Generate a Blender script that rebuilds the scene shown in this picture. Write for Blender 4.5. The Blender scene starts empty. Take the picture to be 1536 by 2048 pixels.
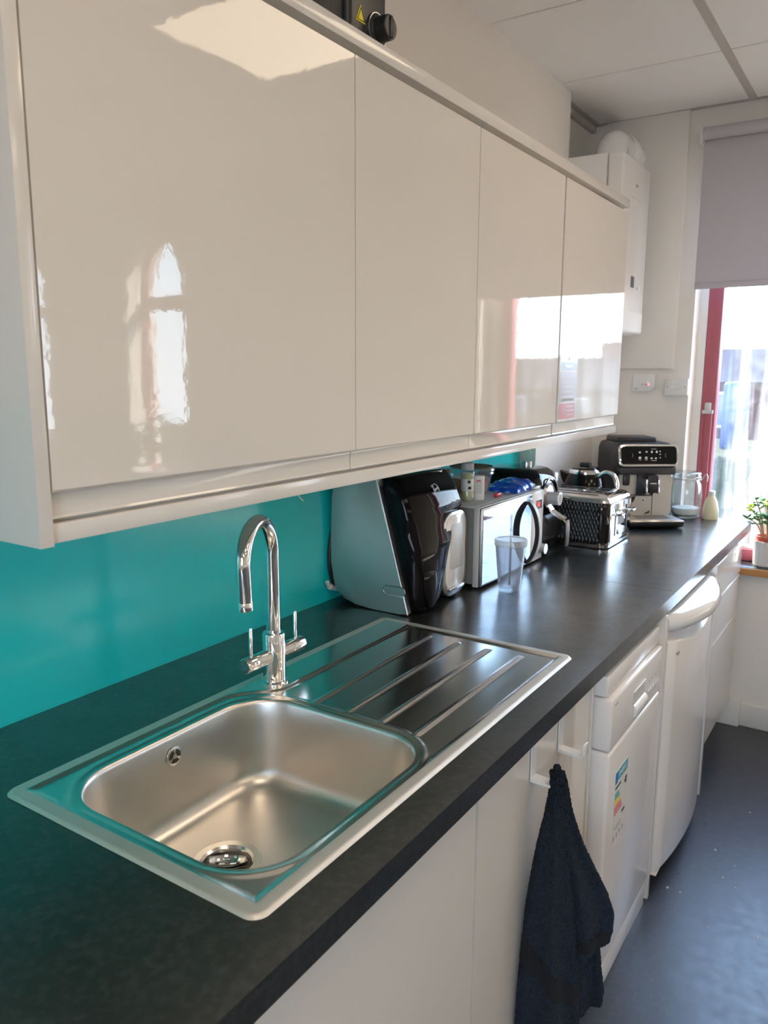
import bpy, bmesh, math, random
from mathutils import Vector, Matrix
random.seed(7)
S = bpy.context.scene
COL = S.collection
PI = math.pi
# ------------------------------------------------------------------ camera, light, exposure
CAM = (-0.78406, -1.27014, 1.52591); YAW, PITCH, ROLL, FPX = 0.581334, -0.176537, 0.0043886, 1569.52
cd = bpy.data.cameras.new('camera'); cam = bpy.data.objects.new('camera', cd); COL.objects.link(cam)
fw = Vector((math.cos(YAW)*math.cos(PITCH), math.sin(YAW)*math.cos(PITCH), math.sin(PITCH)))
r0 = fw.cross(Vector((0, 0, 1))).normalized(); u0 = r0.cross(fw)
rr = r0*math.cos(ROLL)+u0*math.sin(ROLL); uu = -r0*math.sin(ROLL)+u0*math.cos(ROLL)
cam.matrix_world = Matrix(((rr.x, uu.x, -fw.x, CAM[0]), (rr.y, uu.y, -fw.y, CAM[1]), (rr.z, uu.z, -fw.z, CAM[2]), (0, 0, 0, 1)))
cd.sensor_fit = 'VERTICAL'; cd.sensor_height = 36; cd.sensor_width = 27; cd.lens = FPX/2048*36; cd.clip_start = .02; cd.clip_end = 500
cd.dof.use_dof = True; cd.dof.focus_distance = 1.6; cd.dof.aperture_fstop = 8
S.camera = cam
S.view_settings.view_transform = 'Standard'; S.view_settings.look = 'None'; S.view_settings.gamma = 1
S.view_settings.use_curve_mapping = False; S.view_settings.exposure = 1.5
LED = 2.2; SKY = 4.4; SUN = 13.0
w = bpy.data.worlds.new('sky'); S.world = w; w.use_nodes = True
nt = w.node_tree; nt.nodes.clear()
tc = nt.nodes.new('ShaderNodeTexCoord'); sp = nt.nodes.new('ShaderNodeSeparateXYZ'); rp = nt.nodes.new('ShaderNodeValToRGB')
bg = nt.nodes.new('ShaderNodeBackground'); wo = nt.nodes.new('ShaderNodeOutputWorld')
nt.links.new(tc.outputs['Generated'], sp.inputs[0]); nt.links.new(sp.outputs['Z'], rp.inputs[0])
e = rp.color_ramp.elements
e[0].position = 0.0; e[0].color = (.78, .90, 1, 1); e[1].position = .9; e[1].color = (.30, .52, 1, 1)
m_ = e.new(.30); m_.color = (.52, .76, 1, 1)
nt.links.new(rp.outputs[0], bg.inputs[0]); bg.inputs[1].default_value = SKY; nt.links.new(bg.outputs[0], wo.inputs[0])
sl = bpy.data.lights.new('sun', 'SUN'); sl.energy = SUN; sl.angle = .009; sl.color = (1, .90, .76)
so = bpy.data.objects.new('sun', sl); COL.objects.link(so); so.location = (20, 25, 25)
so.rotation_euler = Vector((.45, .65, .62)).to_track_quat('Z', 'Y').to_euler()

# ------------------------------------------------------------------ materials
M = {}
def mat(n, col=(.8, .8, .8), rough=.5, metal=0., coat=0., bump=None, mottle=None, trans=0, sheen=0, emit=None, estr=0, alpha=1, ior=1.5, coat_r=.03, stretch=None, rmott=None, aniso=0):
    """bump=(scale,strength,distance)  mottle=(scale, second colour, lo, hi)"""
    m = bpy.data.materials.new(n); m.use_nodes = True; t = m.node_tree; b = t.nodes['Principled BSDF']
    b.inputs['Base Color'].default_value = (*col, 1); b.inputs['Roughness'].default_value = rough; b.inputs['Metallic'].default_value = metal
    b.inputs['Coat Weight'].default_value = coat; b.inputs['Coat Roughness'].default_value = coat_r; b.inputs['IOR'].default_value = ior
    b.inputs['Transmission Weight'].default_value = trans; b.inputs['Sheen Weight'].default_value = sheen; b.inputs['Alpha'].default_value = alpha
    b.inputs['Anisotropic'].default_value = aniso
    if emit: b.inputs['Emission Color'].default_value = (*emit, 1); b.inputs['Emission Strength'].default_value = estr
    def noise(sc, det=4):
        c = t.nodes.new('ShaderNodeTexCoord'); mp = t.nodes.new('ShaderNodeMapping'); n_ = t.nodes.new('ShaderNodeTexNoise')
        if stretch: mp.inputs['Scale'].default_value = stretch
        t.links.new(c.outputs['Object'], mp.inputs[0]); t.links.new(mp.outputs[0], n_.inputs['Vector']); n_.inputs['Scale'].default_value = sc; n_.inputs['Detail'].default_value = det
        return n_
    if mottle:
        n_ = noise(mottle[0], 6); cr = t.nodes.new('ShaderNodeValToRGB'); t.links.new(n_.outputs[0], cr.inputs[0])
        cr.color_ramp.elements[0].color = (*col, 1); cr.color_ramp.elements[1].color = (*mottle[1], 1)
        cr.color_ramp.elements[0].position = mottle[2]; cr.color_ramp.elements[1].position = mottle[3]
        t.links.new(cr.outputs[0], b.inputs['Base Color'])
    if rmott:
        n_ = noise(rmott[0], 5); mr = t.nodes.new('ShaderNodeMapRange'); t.links.new(n_.outputs[0], mr.inputs[0])
        mr.inputs[1].default_value = .3; mr.inputs[2].default_value = .7; mr.inputs[3].default_value = rmott[1]; mr.inputs[4].default_value = rmott[2]
        t.links.new(mr.outputs[0], b.inputs['Roughness'])
    if bump:
        n_ = noise(bump[0], 3); bp = t.nodes.new('ShaderNodeBump'); bp.inputs['Strength'].default_value = bump[1]; bp.inputs['Distance'].default_value = bump[2]
        t.links.new(n_.outputs[0], bp.inputs['Height']); t.links.new(bp.outputs[0], b.inputs['Normal'])
    M[n] = m; return m
def thin_glass(n, tint=(.97, .99, 1), refl=.0, edge=5, rough=.01, haze=0, haze_col=(.9, .9, .9), dirt=None):
    m = bpy.data.materials.new(n); m.use_nodes = True; t = m.node_tree; t.nodes.clear()
    o = t.nodes.new('ShaderNodeOutputMaterial'); tr = t.nodes.new('ShaderNodeBsdfTransparent'); gl = t.nodes.new('ShaderNodeBsdfGlossy'); mx = t.nodes.new('ShaderNodeMixShader')
    tr.inputs[0].default_value = (*tint, 1); gl.inputs['Roughness'].default_value = rough
    fr = t.nodes.new('ShaderNodeLayerWeight'); pw = t.nodes.new('ShaderNodeMath'); pw.operation = 'POWER'; pw.inputs[1].default_value = edge; t.links.new(fr.outputs['Facing'], pw.inputs[0])
    ad = t.nodes.new('ShaderNodeMath'); ad.operation = 'MULTIPLY_ADD'; ad.inputs[1].default_value = .94; ad.inputs[2].default_value = refl+.045; ad.use_clamp = True
    t.links.new(pw.outputs[0], ad.inputs[0]); t.links.new(ad.outputs[0], mx.inputs[0]); t.links.new(tr.outputs[0], mx.inputs[1]); t.links.new(gl.outputs[0], mx.inputs[2])
    last = mx
    if haze or dirt:
        df = t.nodes.new('ShaderNodeBsdfDiffuse'); tl = t.nodes.new('ShaderNodeBsdfTranslucent'); a2 = t.nodes.new('ShaderNodeMixShader'); a2.inputs[0].default_value = .6
        df.inputs[0].default_value = (*haze_col, 1); tl.inputs[0].default_value = (*haze_col, 1)
        t.links.new(df.outputs[0], a2.inputs[1]); t.links.new(tl.outputs[0], a2.inputs[2])
        m2 = t.nodes.new('ShaderNodeMixShader'); m2.inputs[0].default_value = haze
        t.links.new(mx.outputs[0], m2.inputs[1]); t.links.new(a2.outputs[0], m2.inputs[2]); last = m2
        if dirt:
            c = t.nodes.new('ShaderNodeTexCoord'); mp = t.nodes.new('ShaderNodeMapping'); mp.inputs['Scale'].default_value = (1, 1, .05)
            n1 = t.nodes.new('ShaderNodeTexNoise'); n1.inputs['Scale'].default_value = 26; n1.inputs['Detail'].default_value = 3
            t.links.new(c.outputs['Object'], mp.inputs[0]); t.links.new(mp.outputs[0], n1.inputs['Vector'])
            r1 = t.nodes.new('ShaderNodeMapRange'); r1.inputs[1].default_value = .46; r1.inputs[2].default_value = .72; r1.inputs[3].default_value = 0; r1.inputs[4].default_value = dirt
            t.links.new(n1.outputs[0], r1.inputs[0])
            n2 = t.nodes.new('ShaderNodeTexNoise'); n2.inputs['Scale'].default_value = 9; n2.inputs['Detail'].default_value = 8; t.links.new(c.outputs['Object'], n2.inputs['Vector'])
            r2 = t.nodes.new('ShaderNodeMapRange'); r2.inputs[1].default_value = .45; r2.inputs[2].default_value = .75; r2.inputs[3].default_value = haze; r2.inputs[4].default_value = haze+dirt*.5
            t.links.new(n2.outputs[0], r2.inputs[0])
            sx = t.nodes.new('ShaderNodeSeparateXYZ'); t.links.new(c.outputs['Object'], sx.inputs[0])
            zr = t.nodes.new('ShaderNodeMapRange'); zr.inputs[1].default_value = 1.75; zr.inputs[2].default_value = 1.55; zr.inputs[3].default_value = .05; zr.inputs[4].default_value = 1   # rain splash line on the pane
            t.links.new(sx.outputs['Z'], zr.inputs[0])
            sm = t.nodes.new('ShaderNodeMath'); sm.operation = 'ADD'; t.links.new(r1.outputs[0], sm.inputs[0]); t.links.new(r2.outputs[0], sm.inputs[1])
            ml = t.nodes.new('ShaderNodeMath'); ml.operation = 'MULTIPLY'; t.links.new(sm.outputs[0], ml.inputs[0]); t.links.new(zr.outputs[0], ml.inputs[1])
            t.links.new(ml.outputs[0], m2.inputs[0])
    t.links.new(last.outputs[0], o.inputs[0]); M[n] = m; return m
def blind_mat():
    m = bpy.data.materials.new('blind'); m.use_nodes = True; t = m.node_tree; t.nodes.clear(); o = t.nodes.new('ShaderNodeOutputMaterial'); a = t.nodes.new('ShaderNodeBsdfDiffuse'); b = t.nodes.new('ShaderNodeBsdfTranslucent'); x = t.nodes.new('ShaderNodeMixShader')
    a.inputs[0].default_value = (.66, .61, .64, 1); b.inputs[0].default_value = (.40, .36, .38, 1); x.inputs[0].default_value = .2
    t.links.new(a.outputs[0], x.inputs[1]); t.links.new(b.outputs[0], x.inputs[2]); t.links.new(x.outputs[0], o.inputs[0]); M['blind'] = m
mat('wall', (.85, .795, .725), .75, bump=(180, .15, .002)); mat('wall_cream', (.74, .66, .54), .7, bump=(180, .15, .002))
mat('trim_white', (.80, .76, .70), .45); mat('tile', (.90, .88, .85), .9, bump=(400, .25, .001)); mat('bar', (.52, .49, .44), .5); mat('gap', (.12, .11, .10), .8)
mat('floor', (.028, .032, .044), .42, coat=.4, coat_r=.3, bump=(420, .2, .0006), mottle=(60, (.045, .05, .066), .45, .75), rmott=(30, .34, .46))
mat('worktop', (.009, .012, .012), .42, ior=1.55, coat=.85, coat_r=.21, mottle=(95, (.036, .042, .043), .44, .78), rmott=(14, .28, .38))
mat('worktop_far', (.011, .014, .016), .40, ior=1.6, bump=(330, .25, .0005), mottle=(95, (.036, .042, .046), .44, .78), rmott=(14, .24, .32))
mat('teal', (.010, .66, .655), .22, coat=.35, coat_r=.12); mat('pale_green', (.36, .42, .36), .5)
mat('gloss', (.74, .695, .625), .022, bump=(55, .018, .004), ior=1.48); mat('gloss2', (.74, .70, .64), .12)
mat('carcass', (.70, .66, .58), .45); mat('shadowgap', (.10, .09, .08), .8)
mat('steel', (.76, .74, .71), .21, metal=1); mat('steel_rim', (.80, .78, .74), .55, metal=1); mat('steel_bowl', (.74, .71, .67), .34, metal=1)
mat('chrome', (.88, .88, .88), .05, metal=1); mat('satin', (.62, .62, .62), .30, metal=1); mat('dark_steel', (.10, .09, .08), .45, metal=1)
mat('aluminium', (.46, .49, .48), .36, metal=.85); mat('black_gloss', (.005, .005, .006), .05, ior=1.45); mat('black', (.014, .014, .016), .38); mat('black_soft', (.03, .03, .034), .5)
mat('fascia', (.004, .004, .005), .04, ior=1.24); mat('black_glitter', (.012, .012, .012), .35, bump=(900, .6, .001), mottle=(700, (.10, .09, .08), .55, .75))
mat('white_app', (.88, .84, .80), .22, coat=.3); mat('white', (.82, .80, .77), .35); mat('white_gloss', (.84, .83, .81), .12, coat=.5); mat('grey', (.45, .45, .45), .4); mat('midgrey', (.22, .21, .20), .45)
mat('mirror', (.30, .32, .36), .04, metal=1); mat('lightgrey', (.60, .59, .57), .4)
mat('terry', (.004, .0052, .007), 1., bump=(420, 1., .012), mottle=(300, (.015, .019, .024), .42, .70), sheen=.13); mat('terry_band', (.007, .009, .013), .9, bump=(700, .4, .001))
M['terry'].node_tree.nodes['Principled BSDF'].inputs['Sheen Tint'].default_value = (.3, .55, 1, 1); M['terry'].node_tree.nodes['Principled BSDF'].inputs['Sheen Roughness'].default_value = .5  # blue sheen tint puts the window's cool rim light into the fabric
blind_mat(); mat('frame_red', (.42, .10, .125), .38, bump=(60, .15, .002)); mat('wood', (.50, .23, .07), .5, mottle=(20, (.62, .32, .12), .4, .7), stretch=(1, .1, 1))
mat('blue_foil', (.004, .09, .62), .22, bump=(30, .35, .006), coat=.3); mat('red', (.70, .03, .05), .3); mat('yellow', (.85, .70, .02), .5); mat('label_white', (.78, .76, .70), .45)
mat('pale_liquid', (.62, .56, .30), .35); mat('sugar', (.80, .76, .68), .9); mat('brown', (.16, .085, .04), .6, mottle=(90, (.26, .15, .07), .4, .7)); mat('copper', (.55, .26, .14), .35)
mat('cream_plastic', (.80, .72, .48), .4); mat('leaf', (.04, .19, .02), .55); mat('leaf_backlit', (.50, .62, .04), .4); mat('stem', (.38, .24, .12), .7); mat('soil', (.05, .03, .02), .95); mat('terracotta', (.50, .09, .05), .5); mat('pot', (.68, .65, .62), .4)
mat('led', (.9, .85, .75), .6, emit=(1, .80, .585), estr=LED); mat('red_led', (.8, .1, .1), .4, emit=(1, .05, .1), estr=3.); mat('display', (.02, .004, .004), .2); mat('digit', (.5, .05, .05), .4, emit=(1, .05, .05), estr=.25)
mat('icon', (.75, .78, .80), .4); mat('blue_print', (.02, .22, .55), .5); mat('cyan_print', (.05, .38, .50), .5); mat('pink_print', (.75, .18, .22), .5); mat('print_black', (.03, .03, .03), .5); mat('print_grey', (.35, .34, .33), .6); mat('paper', (.72, .72, .71), .15, coat=.6); mat('lilac_print', (.52, .50, .56), .2, coat=.5); mat('red_print', (.62, .20, .19), .2, coat=.5); mat('teal_print', (.36, .44, .50), .2, coat=.5)
mat('brick', (.055, .020, .018), .85, ior=1.02, mottle=(3, (.075, .04, .036), .4, .7)); mat('roof_pale', (.058, .044, .031), 1, ior=1.02); mat('roof_dark', (.045, .042, .046), .8, ior=1.02); mat('render_wall', (.075, .068, .066), .8, ior=1.02); mat('blue_paint', (.008, .028, .09), .5); mat('ground', (.045, .045, .026), .95, ior=1.02, mottle=(2, (.07, .066, .04), .4, .7)); mat('street', (.25, .24, .23), .9)
mat('cork', (.30, .17, .08), .8); mat('rubber', (.02, .02, .02), .7); mat('glaze', (.05, .07, .09), .1)
thin_glass('glass_clear', (.90, .95, .96), .03, edge=2.4, haze=.03, haze_col=(.85, .92, .95)); thin_glass('glass_window', (.98, .99, 1), .0, haze=.02, dirt=.17, haze_col=(.85, .86, .88)); thin_glass('glass_window2', (.95, .97, 1), .0, haze=.04)
thin_glass('plastic_clear', (.97, .98, 1), .02, edge=2.6, rough=.04, haze=.15, haze_col=(.80, .86, .95)); thin_glass('plastic_lid', (.9, .9, .88), .03, rough=.1, haze=.5, haze_col=(.80, .79, .74)); thin_glass('glass_smoke', (.30, .32, .33), .05)

# ------------------------------------------------------------------ mesh helpers
def nb(): return bmesh.new()
def box(b, x0, x1, y0, y1, z0, z1, bev=0, seg=2):
    g = bmesh.ops.create_cube(b, size=1); vs = g['verts']
    for v in vs: v.co = Vector(((x0+x1)/2+v.co.x*(x1-x0), (y0+y1)/2+v.co.y*(y1-y0), (z0+z1)/2+v.co.z*(z1-z0)))
    if bev:
        es = list({e for v in vs for e in v.link_edges})
        bmesh.ops.bevel(b, geom=es, offset=bev, offset_type='OFFSET', segments=seg, profile=.5, affect='EDGES', clamp_overlap=True)
    return b
def loft(b, loops, cap0=True, cap1=True, closed=True):
    R = [[b.verts.new(p) for p in L] for L in loops]; n = len(R[0])
    for i in range(len(R)-1):
        for j in range(n if closed else n-1):
            k = (j+1) % n
            try: b.faces.new((R[i][j], R[i][k], R[i+1][k], R[i+1][j]))
            except ValueError: pass
    if closed and cap0: b.faces.new(R[0][::-1])
    if closed and cap1: b.faces.new(R[-1])
    return R
def lathe(b, prof, c=(0, 0, 0), seg=40, axis='z', cap0=False, cap1=False):
    L = []
    for r, h in prof:
        q = []
        for i in range(seg):
            a = 2*PI*i/seg; x, y = r*math.cos(a), r*math.sin(a)
            p = {'z': (x, y, h), 'x': (h, x, y), 'y': (x, h, -y)}[axis]; q.append((c[0]+p[0], c[1]+p[1], c[2]+p[2]))
        L.append(q)
    loft(b, L, cap0, cap1); return b
def cyl(b, c, r, h, axis='z', seg=24, bev=.0):
    pr = [(r-bev, 0), (r, bev), (r, h-bev), (r-bev, h)] if bev else [(r, 0), (r, h)]
    return lathe(b, pr, c, seg, axis, True, True)
def tube(b, pts, r, seg=12, cap=True):
    P = [Vector(p) for p in pts]; n = len(P); rs = r if isinstance(r, (list, tuple)) else [r]*n
    L = []; up = None
    for i in range(n):
        t = (P[min(i+1, n-1)]-P[max(i-1, 0)]).normalized()
        if up is None: up = t.orthogonal().normalized()
        up = (up-t*up.dot(t)); up = up.normalized() if up.length > 1e-6 else t.orthogonal().normalized()
        s = t.cross(up)
        L.append([P[i]+(up*math.cos(2*PI*j/seg)+s*math.sin(2*PI*j/seg))*rs[i] for j in range(seg)])
    loft(b, L, cap, cap); return b
def prism(b, poly, a0, a1, axis='x', bev=0, seg=2):
    f = {'x': lambda p, a: (a, p[0], p[1]), 'y': lambda p, a: (p[0], a, p[1]), 'z': lambda p, a: (p[0], p[1], a)}[axis]
    R = loft(b, [[f(p, a0) for p in poly], [f(p, a1) for p in poly]])
    if bev:
        vs = set(R[0]+R[1]); es = [e for e in b.edges if e.verts[0] in vs and e.verts[1] in vs]
        bmesh.ops.bevel(b, geom=es, offset=bev, offset_type='OFFSET', segments=seg, profile=.5, affect='EDGES', clamp_overlap=True)
    return b
def rrect(cx, cy, w_, h_, r, n=8):
    out = []
    for k, (sx, sy) in enumerate(((1, 1), (-1, 1), (-1, -1), (1, -1))):
        for i in range(n+1):
            a = PI/2*k+PI/2*i/n; out.append((cx+sx*(w_/2-r)+r*math.cos(a), cy+sy*(h_/2-r)+r*math.sin(a)))
    return out
def smooth_pts(pts, n=6):
    P = [Vector(p) for p in pts]; out = []
    for i in range(len(P)-1):
        p0, p1, p2, p3 = P[max(i-1, 0)], P[i], P[i+1], P[min(i+2, len(P)-1)]
        for k in range(n):
            t = k/n; out.append(.5*((2*p1)+(p2-p0)*t+(2*p0-5*p1+4*p2-p3)*t*t+(3*p1-p0-3*p2+p3)*t**3))
    out.append(P[-1]); return out
def ob(name, b, m, parent=None, ang=35, local=False):
    bmesh.ops.recalc_face_normals(b, faces=b.faces[:])
    me = bpy.data.meshes.new(name); b.to_mesh(me); b.free()
    for p in me.polygons: p.use_smooth = True
    me.set_sharp_from_angle(angle=math.radians(ang))
    for k in (m if isinstance(m, list) else [m]): me.materials.append(M[k])
    o = bpy.data.objects.new(name, me); COL.objects.link(o)
    if parent:
        o.parent = parent
        r = parent
        while r.parent: r = r.parent
        if not r.get('_loc') and not local:
            if parent is r: o.matrix_parent_inverse = r.matrix_basis.inverted()
    return o
def T(name, label, cat, loc=(0, 0, 0), rz=0, group=None, local=False):
    o = bpy.data.objects.new(name, None); COL.objects.link(o); o.location = loc; o.rotation_euler = (0, 0, rz); o.empty_display_size = .05
    o['label'] = label; o['category'] = cat
    if group: o['group'] = group
    if local: o['_loc'] = 1
    return o
def tag(o, label, cat, group=None):
    o['label'] = label; o['category'] = cat
    if group: o['group'] = group
    return o
def st(o): o['kind'] = 'structure'; return o
def text(body, size, mname, name, parent, mw, shear=0, bold=0):
    c = bpy.data.curves.new('t', 'FONT'); c.body = body; c.size = size; c.align_x = 'CENTER'; c.align_y = 'CENTER'; c.shear = shear; c.offset = bold; c.extrude = size*.01
    o = bpy.data.objects.new('t', c); COL.objects.link(o); bpy.context.view_layer.update()
    me = bpy.data.meshes.new_from_object(o.evaluated_get(bpy.context.evaluated_depsgraph_get())); bpy.data.objects.remove(o)
    me.transform(mw); me.materials.clear(); me.materials.append(M[mname])
    q = bpy.data.objects.new(name, me); COL.objects.link(q); q.parent = parent
    r = parent
    while r.parent: r = r.parent
    if not r.get('_loc') and parent is r: q.matrix_parent_inverse = r.matrix_basis.inverted()
    return q
# ------------------------------------------------------------------ room shell
XF, ZC, H = 2.80, 2.59, .91
YB, XB = -6.2, -3.4
def sbox(name, m, *a, bev=0, parent=None): return ob(name, box(nb(), *a, bev), m, parent)
st(sbox('floor', 'floor', XB-.1, XF+.3, YB-.1, .12, -.08, 0))
wl = nb(); box(wl, XB, XF+.25, 0, .12, 0, ZC+.2)
wl = st(ob('wall_left', wl, 'wall'))
st(sbox('trim_5', 'wall', XB, 2.34, -.075, 0, 1.40, ZC+.01)); st(sbox('trim_6', 'wall', 2.12, XF, -.075, 0, 0, 1.66))
wb = nb()
for a in ((YB, -3.4, 0, ZC+.2), (-1.6, .12, 0, ZC+.2), (-3.4, -1.6, 0, .95), (-3.4, -1.6, 2.35, ZC+.2)): box(wb, XB-.12, XB, *a)
st(ob('wall_back', wb, 'wall'))
o = bpy.data.objects.new('window_4', None); COL.objects.link(o); o.location = (XB-.06, -2.3, .95); st(o)  # unseen window, added to bring daylight in from behind the camera
for a in ((-3.4, -3.34, .95, 2.35), (-2.53, -2.47, .95, 2.35), (-1.66, -1.6, .95, 2.35)): ob('stile', box(nb(), XB-.09, XB-.03, *a), 'frame_red', o)
for a in ((-3.4, -1.6, .95, 1.01), (-3.4, -1.6, 2.29, 2.35)): ob('rail', box(nb(), XB-.088, XB-.032, *a), 'frame_red', o)
for a in ((-3.34, -2.53), (-2.47, -1.66)): ob('pane', box(nb(), XB-.062, XB-.058, *a, 1.01, 2.29), 'glass_window2', o)
st(sbox('wall_right', 'wall', XB, XF+.25, YB-.12, YB, 0, ZC+.2))
# far wall with one square and two pointed windows
wf = nb(); x0, x1 = XF, XF+.24
KY0, KY1, KZ0, KZ1 = -.485, -1.40, .70, 2.40
box(wf, x0, x1, KY0, 0, 0, ZC+.2); box(wf, x0, x1, KY1, KY0, 0, KZ0); box(wf, x0, x1, KY1, KY0, KZ1, ZC+.2)
G = [(-3.50, -4.04), (-4.95, -5.49)]; GZ0, GZS, GZA = .85, 2.0, 2.46
box(wf, x0, x1, G[0][0], KY1, 0, ZC+.2); box(wf, x0, x1, G[1][0], G[0][1], 0, ZC+.2); box(wf, x0, x1, YB, G[1][1], 0, ZC+.2)
def arch(ya, yb, zs, za, n=10):
    wd = yb-ya; A = [(yb-wd*math.cos(PI/3*i/n), zs+(za-zs)*math.sin(PI/3*i/n)/math.sin(PI/3)) for i in range(n+1)]
    return A+[(ya+yb-y, z) for y, z in A[-2::-1]]
for ya, yb in G:
    box(wf, x0, x1, yb, ya, 0, GZ0)
    A = arch(ya, yb, GZS, GZA); k = len(A)//2
    prism(wf, [(ya, ZC+.2)]+A[:k+1]+[((ya+yb)/2, ZC+.2)], x0, x1, 'x'); prism(wf, [((ya+yb)/2, ZC+.2)]+A[k:]+[(yb, ZC+.2)], x0, x1, 'x')
wf = st(ob('wall_far', wf, 'wall'))
# raised lining board on the far wall left of the window, and trim
b = nb(); box(b, XF-.018, XF, -.418, -.075, 1.545, ZC, .003); st(ob('trim_1', b, 'wall'))
b = nb(); box(b, XF-.014, XF, -1.6, -.80, 0, .10, .003); b2 = st(ob('baseboard_far', b, 'trim_white'))
b = nb(); box(b, 2.765, XF, -.80, -.70, 0, .13, .003); st(ob('trim_2', b, 'trim_white'))
# sill: dark board with a wooden nosing
b = nb(); box(b, 2.772, 2.93, KY1-.04, KY0+.002, .688, .716, .002); sill = st(ob('trim_3', b, 'worktop_far')); 
b = nb(); box(b, 2.757, 2.772, KY1-.04, KY0-.001, .684, .714, .002); ob('nosing', b, 'wood', sill)
# kitchen window: red painted frame
wn = bpy.data.objects.new('window_1', None); COL.objects.link(wn); wn.location = (2.93, -.94, .72); st(wn)
FX0, FX1 = 2.90, 2.965
def fr(name, *a): return ob(name, box(nb(), *a, .005), 'frame_red', wn)
fr('stile', FX0, FX1, -.580, -.520, .716, KZ1); fr('stile', FX0, FX1, -1.335, -1.275, .716, KZ1)
fr('rail', FX0, FX1, -1.275, -.580, .716, .768); fr('rail', FX0, FX1, -1.275, -.580, KZ1-.06, KZ1)
ob('stop_bead', box(nb(), FX0-.012, FX0, -.570, -.545, .716, 1.36, .003), 'frame_red', wn)
ob('packer', box(nb(), FX0, FX1+.05, -.52, -.485, .716, KZ1, 0), 'white', wn); ob('packer', box(nb(), FX0, FX1+.05, -1.40, -1.335, .716, KZ1, 0), 'trim_white', wn)
b = nb(); box(b, FX0-.016, FX0, -.563, -.538, 1.365, 1.40, .004); box(b, FX0-.022, FX0-.008, -.575, -.53, 1.352, 1.368, .003); ob('latch', b, 'lightgrey', wn)
ob('pane', box(nb(), 2.932, 2.936, -1.277, -.578, .766, KZ1-.05), 'glass_window', wn)
ob('glazing_bead', box(nb(), 2.915, 2.93, -1.275, -.58, .768, .782, .002), 'white', wn)
# pointed windows further along the same wall
for i, (ya, yb) in enumerate(G):
    o = bpy.data.objects.new('window_%d' % (i+2), None); COL.objects.link(o); o.location = (2.95, (ya+yb)/2, GZ0); st(o)
    A = arch(ya, yb, GZS, GZA); path = [(2.95, ya, GZ0)]+[(2.95, y, z) for y, z in A]+[(2.95, yb, GZ0), (2.95, ya, GZ0)]
    ob('frame', tube(nb(), path, .035, 8), 'frame_red', o)
    ob('transom', box(nb(), 2.92, 2.98, yb, ya, 1.93, 2.01, .004), 'frame_red', o)
    bb = nb(); vs = [bb.verts.new((2.955, y, z)) for y, z in [(ya, GZ0)]+A+[(yb, GZ0)]]; bb.faces.new(vs); ob('pane', bb, 'glass_window2', o)
    ob('sill', box(nb(), 2.74, 2.94, yb, ya, GZ0-.03, GZ0+.005, .003), 'trim_white', o)
# ceiling of lay-in tiles
cl = st(sbox('ceiling', 'gap', XB, XF+.2, YB, .1, ZC+.022, ZC+.09))
xs = [1.62+.606*k for k in range(-9, 3)]; ys = [0]+[-.655-.6*k for k in range(0, 10)]
tm = None
for i in range(len(xs)-1):
    for j in range(len(ys)-1):
        ax, bx_, ay, by = max(xs[i], XB)+.003, min(xs[i+1], XF)-.003, ys[j]-.004, max(ys[j+1], YB)+.004
        if bx_-ax < .05 or ay-by < .05: continue
        ob('ceiling_tile', box(nb(), ax, bx_, by, ay, ZC, ZC+.018, .002, 1), 'tile', cl)
for j, y in enumerate(ys[1:]): ob('ceiling_bar', box(nb(), XB, XF, y-.014, y+.014, ZC-.004, ZC+.004, .001, 1), 'bar', cl)
b = nb(); box(b, 2.34, XF, -.045, -.001, ZC-.006, ZC+.004); box(b, 2.34, XF, -.02, 0, ZC-.03, ZC-.006); box(b, XF-.022, XF, YB, 0, ZC-.003, ZC+.003); ob('edge_trim', b, 'bar', cl)
# flat ceiling lights: first one reflected in the doors, others added for brightness
LP = [(1.035, -1.68, 'flat square ceiling light panel closest to the sink cabinets'), (.4, -3.48, 'added unseen ceiling light panel next to the pointed windows'), (1.0, -5.28, 'added unseen ceiling light panel in the corner beyond the pointed windows'),
      (-.82, -1.68, 'added unseen ceiling light panel above the middle of the kitchen aisle'), (-.82, -3.48, 'added unseen ceiling light panel above the middle of the room'), (-.82, -5.28, 'added unseen ceiling light panel along the right wall'),
      (-2.64, -1.68, 'added unseen ceiling light panel near the back wall and the kitchen'), (-2.64, -3.48, 'added unseen ceiling light panel near the middle of the back wall'), (-2.64, -5.28, 'added unseen ceiling light panel in the back corner of the room')]
for x, y, l in LP:
    pw_ = .54 if y == -1.68 and x > 0 else .6
    t = T('ceiling_light', l, 'ceiling light', (x+.3, y+.3, ZC), group='flat ceiling lights')
    b = nb(); q = pw_
    box(b, x-.012, x+q+.012, y-.012, y, ZC-.014, ZC); box(b, x-.012, x+q+.012, y+.6, y+.612, ZC-.014, ZC); box(b, x-.012, x, y, y+.6, ZC-.014, ZC); box(b, x+q, x+q+.012, y, y+.6, ZC-.014, ZC)
    ob('frame', b, 'white', t); ob('diffuser', box(nb(), x, x+q, y, y+.6, ZC-.010, ZC-.001), 'led', t)

# ------------------------------------------------------------------ splashback
o = tag(ob('splashback', box(nb(), -1.6, 2.118, -.006, 0, H-.03, 1.395), 'teal'), 'glossy teal splashback panel on the wall behind the sink', 'splashback')
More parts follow.
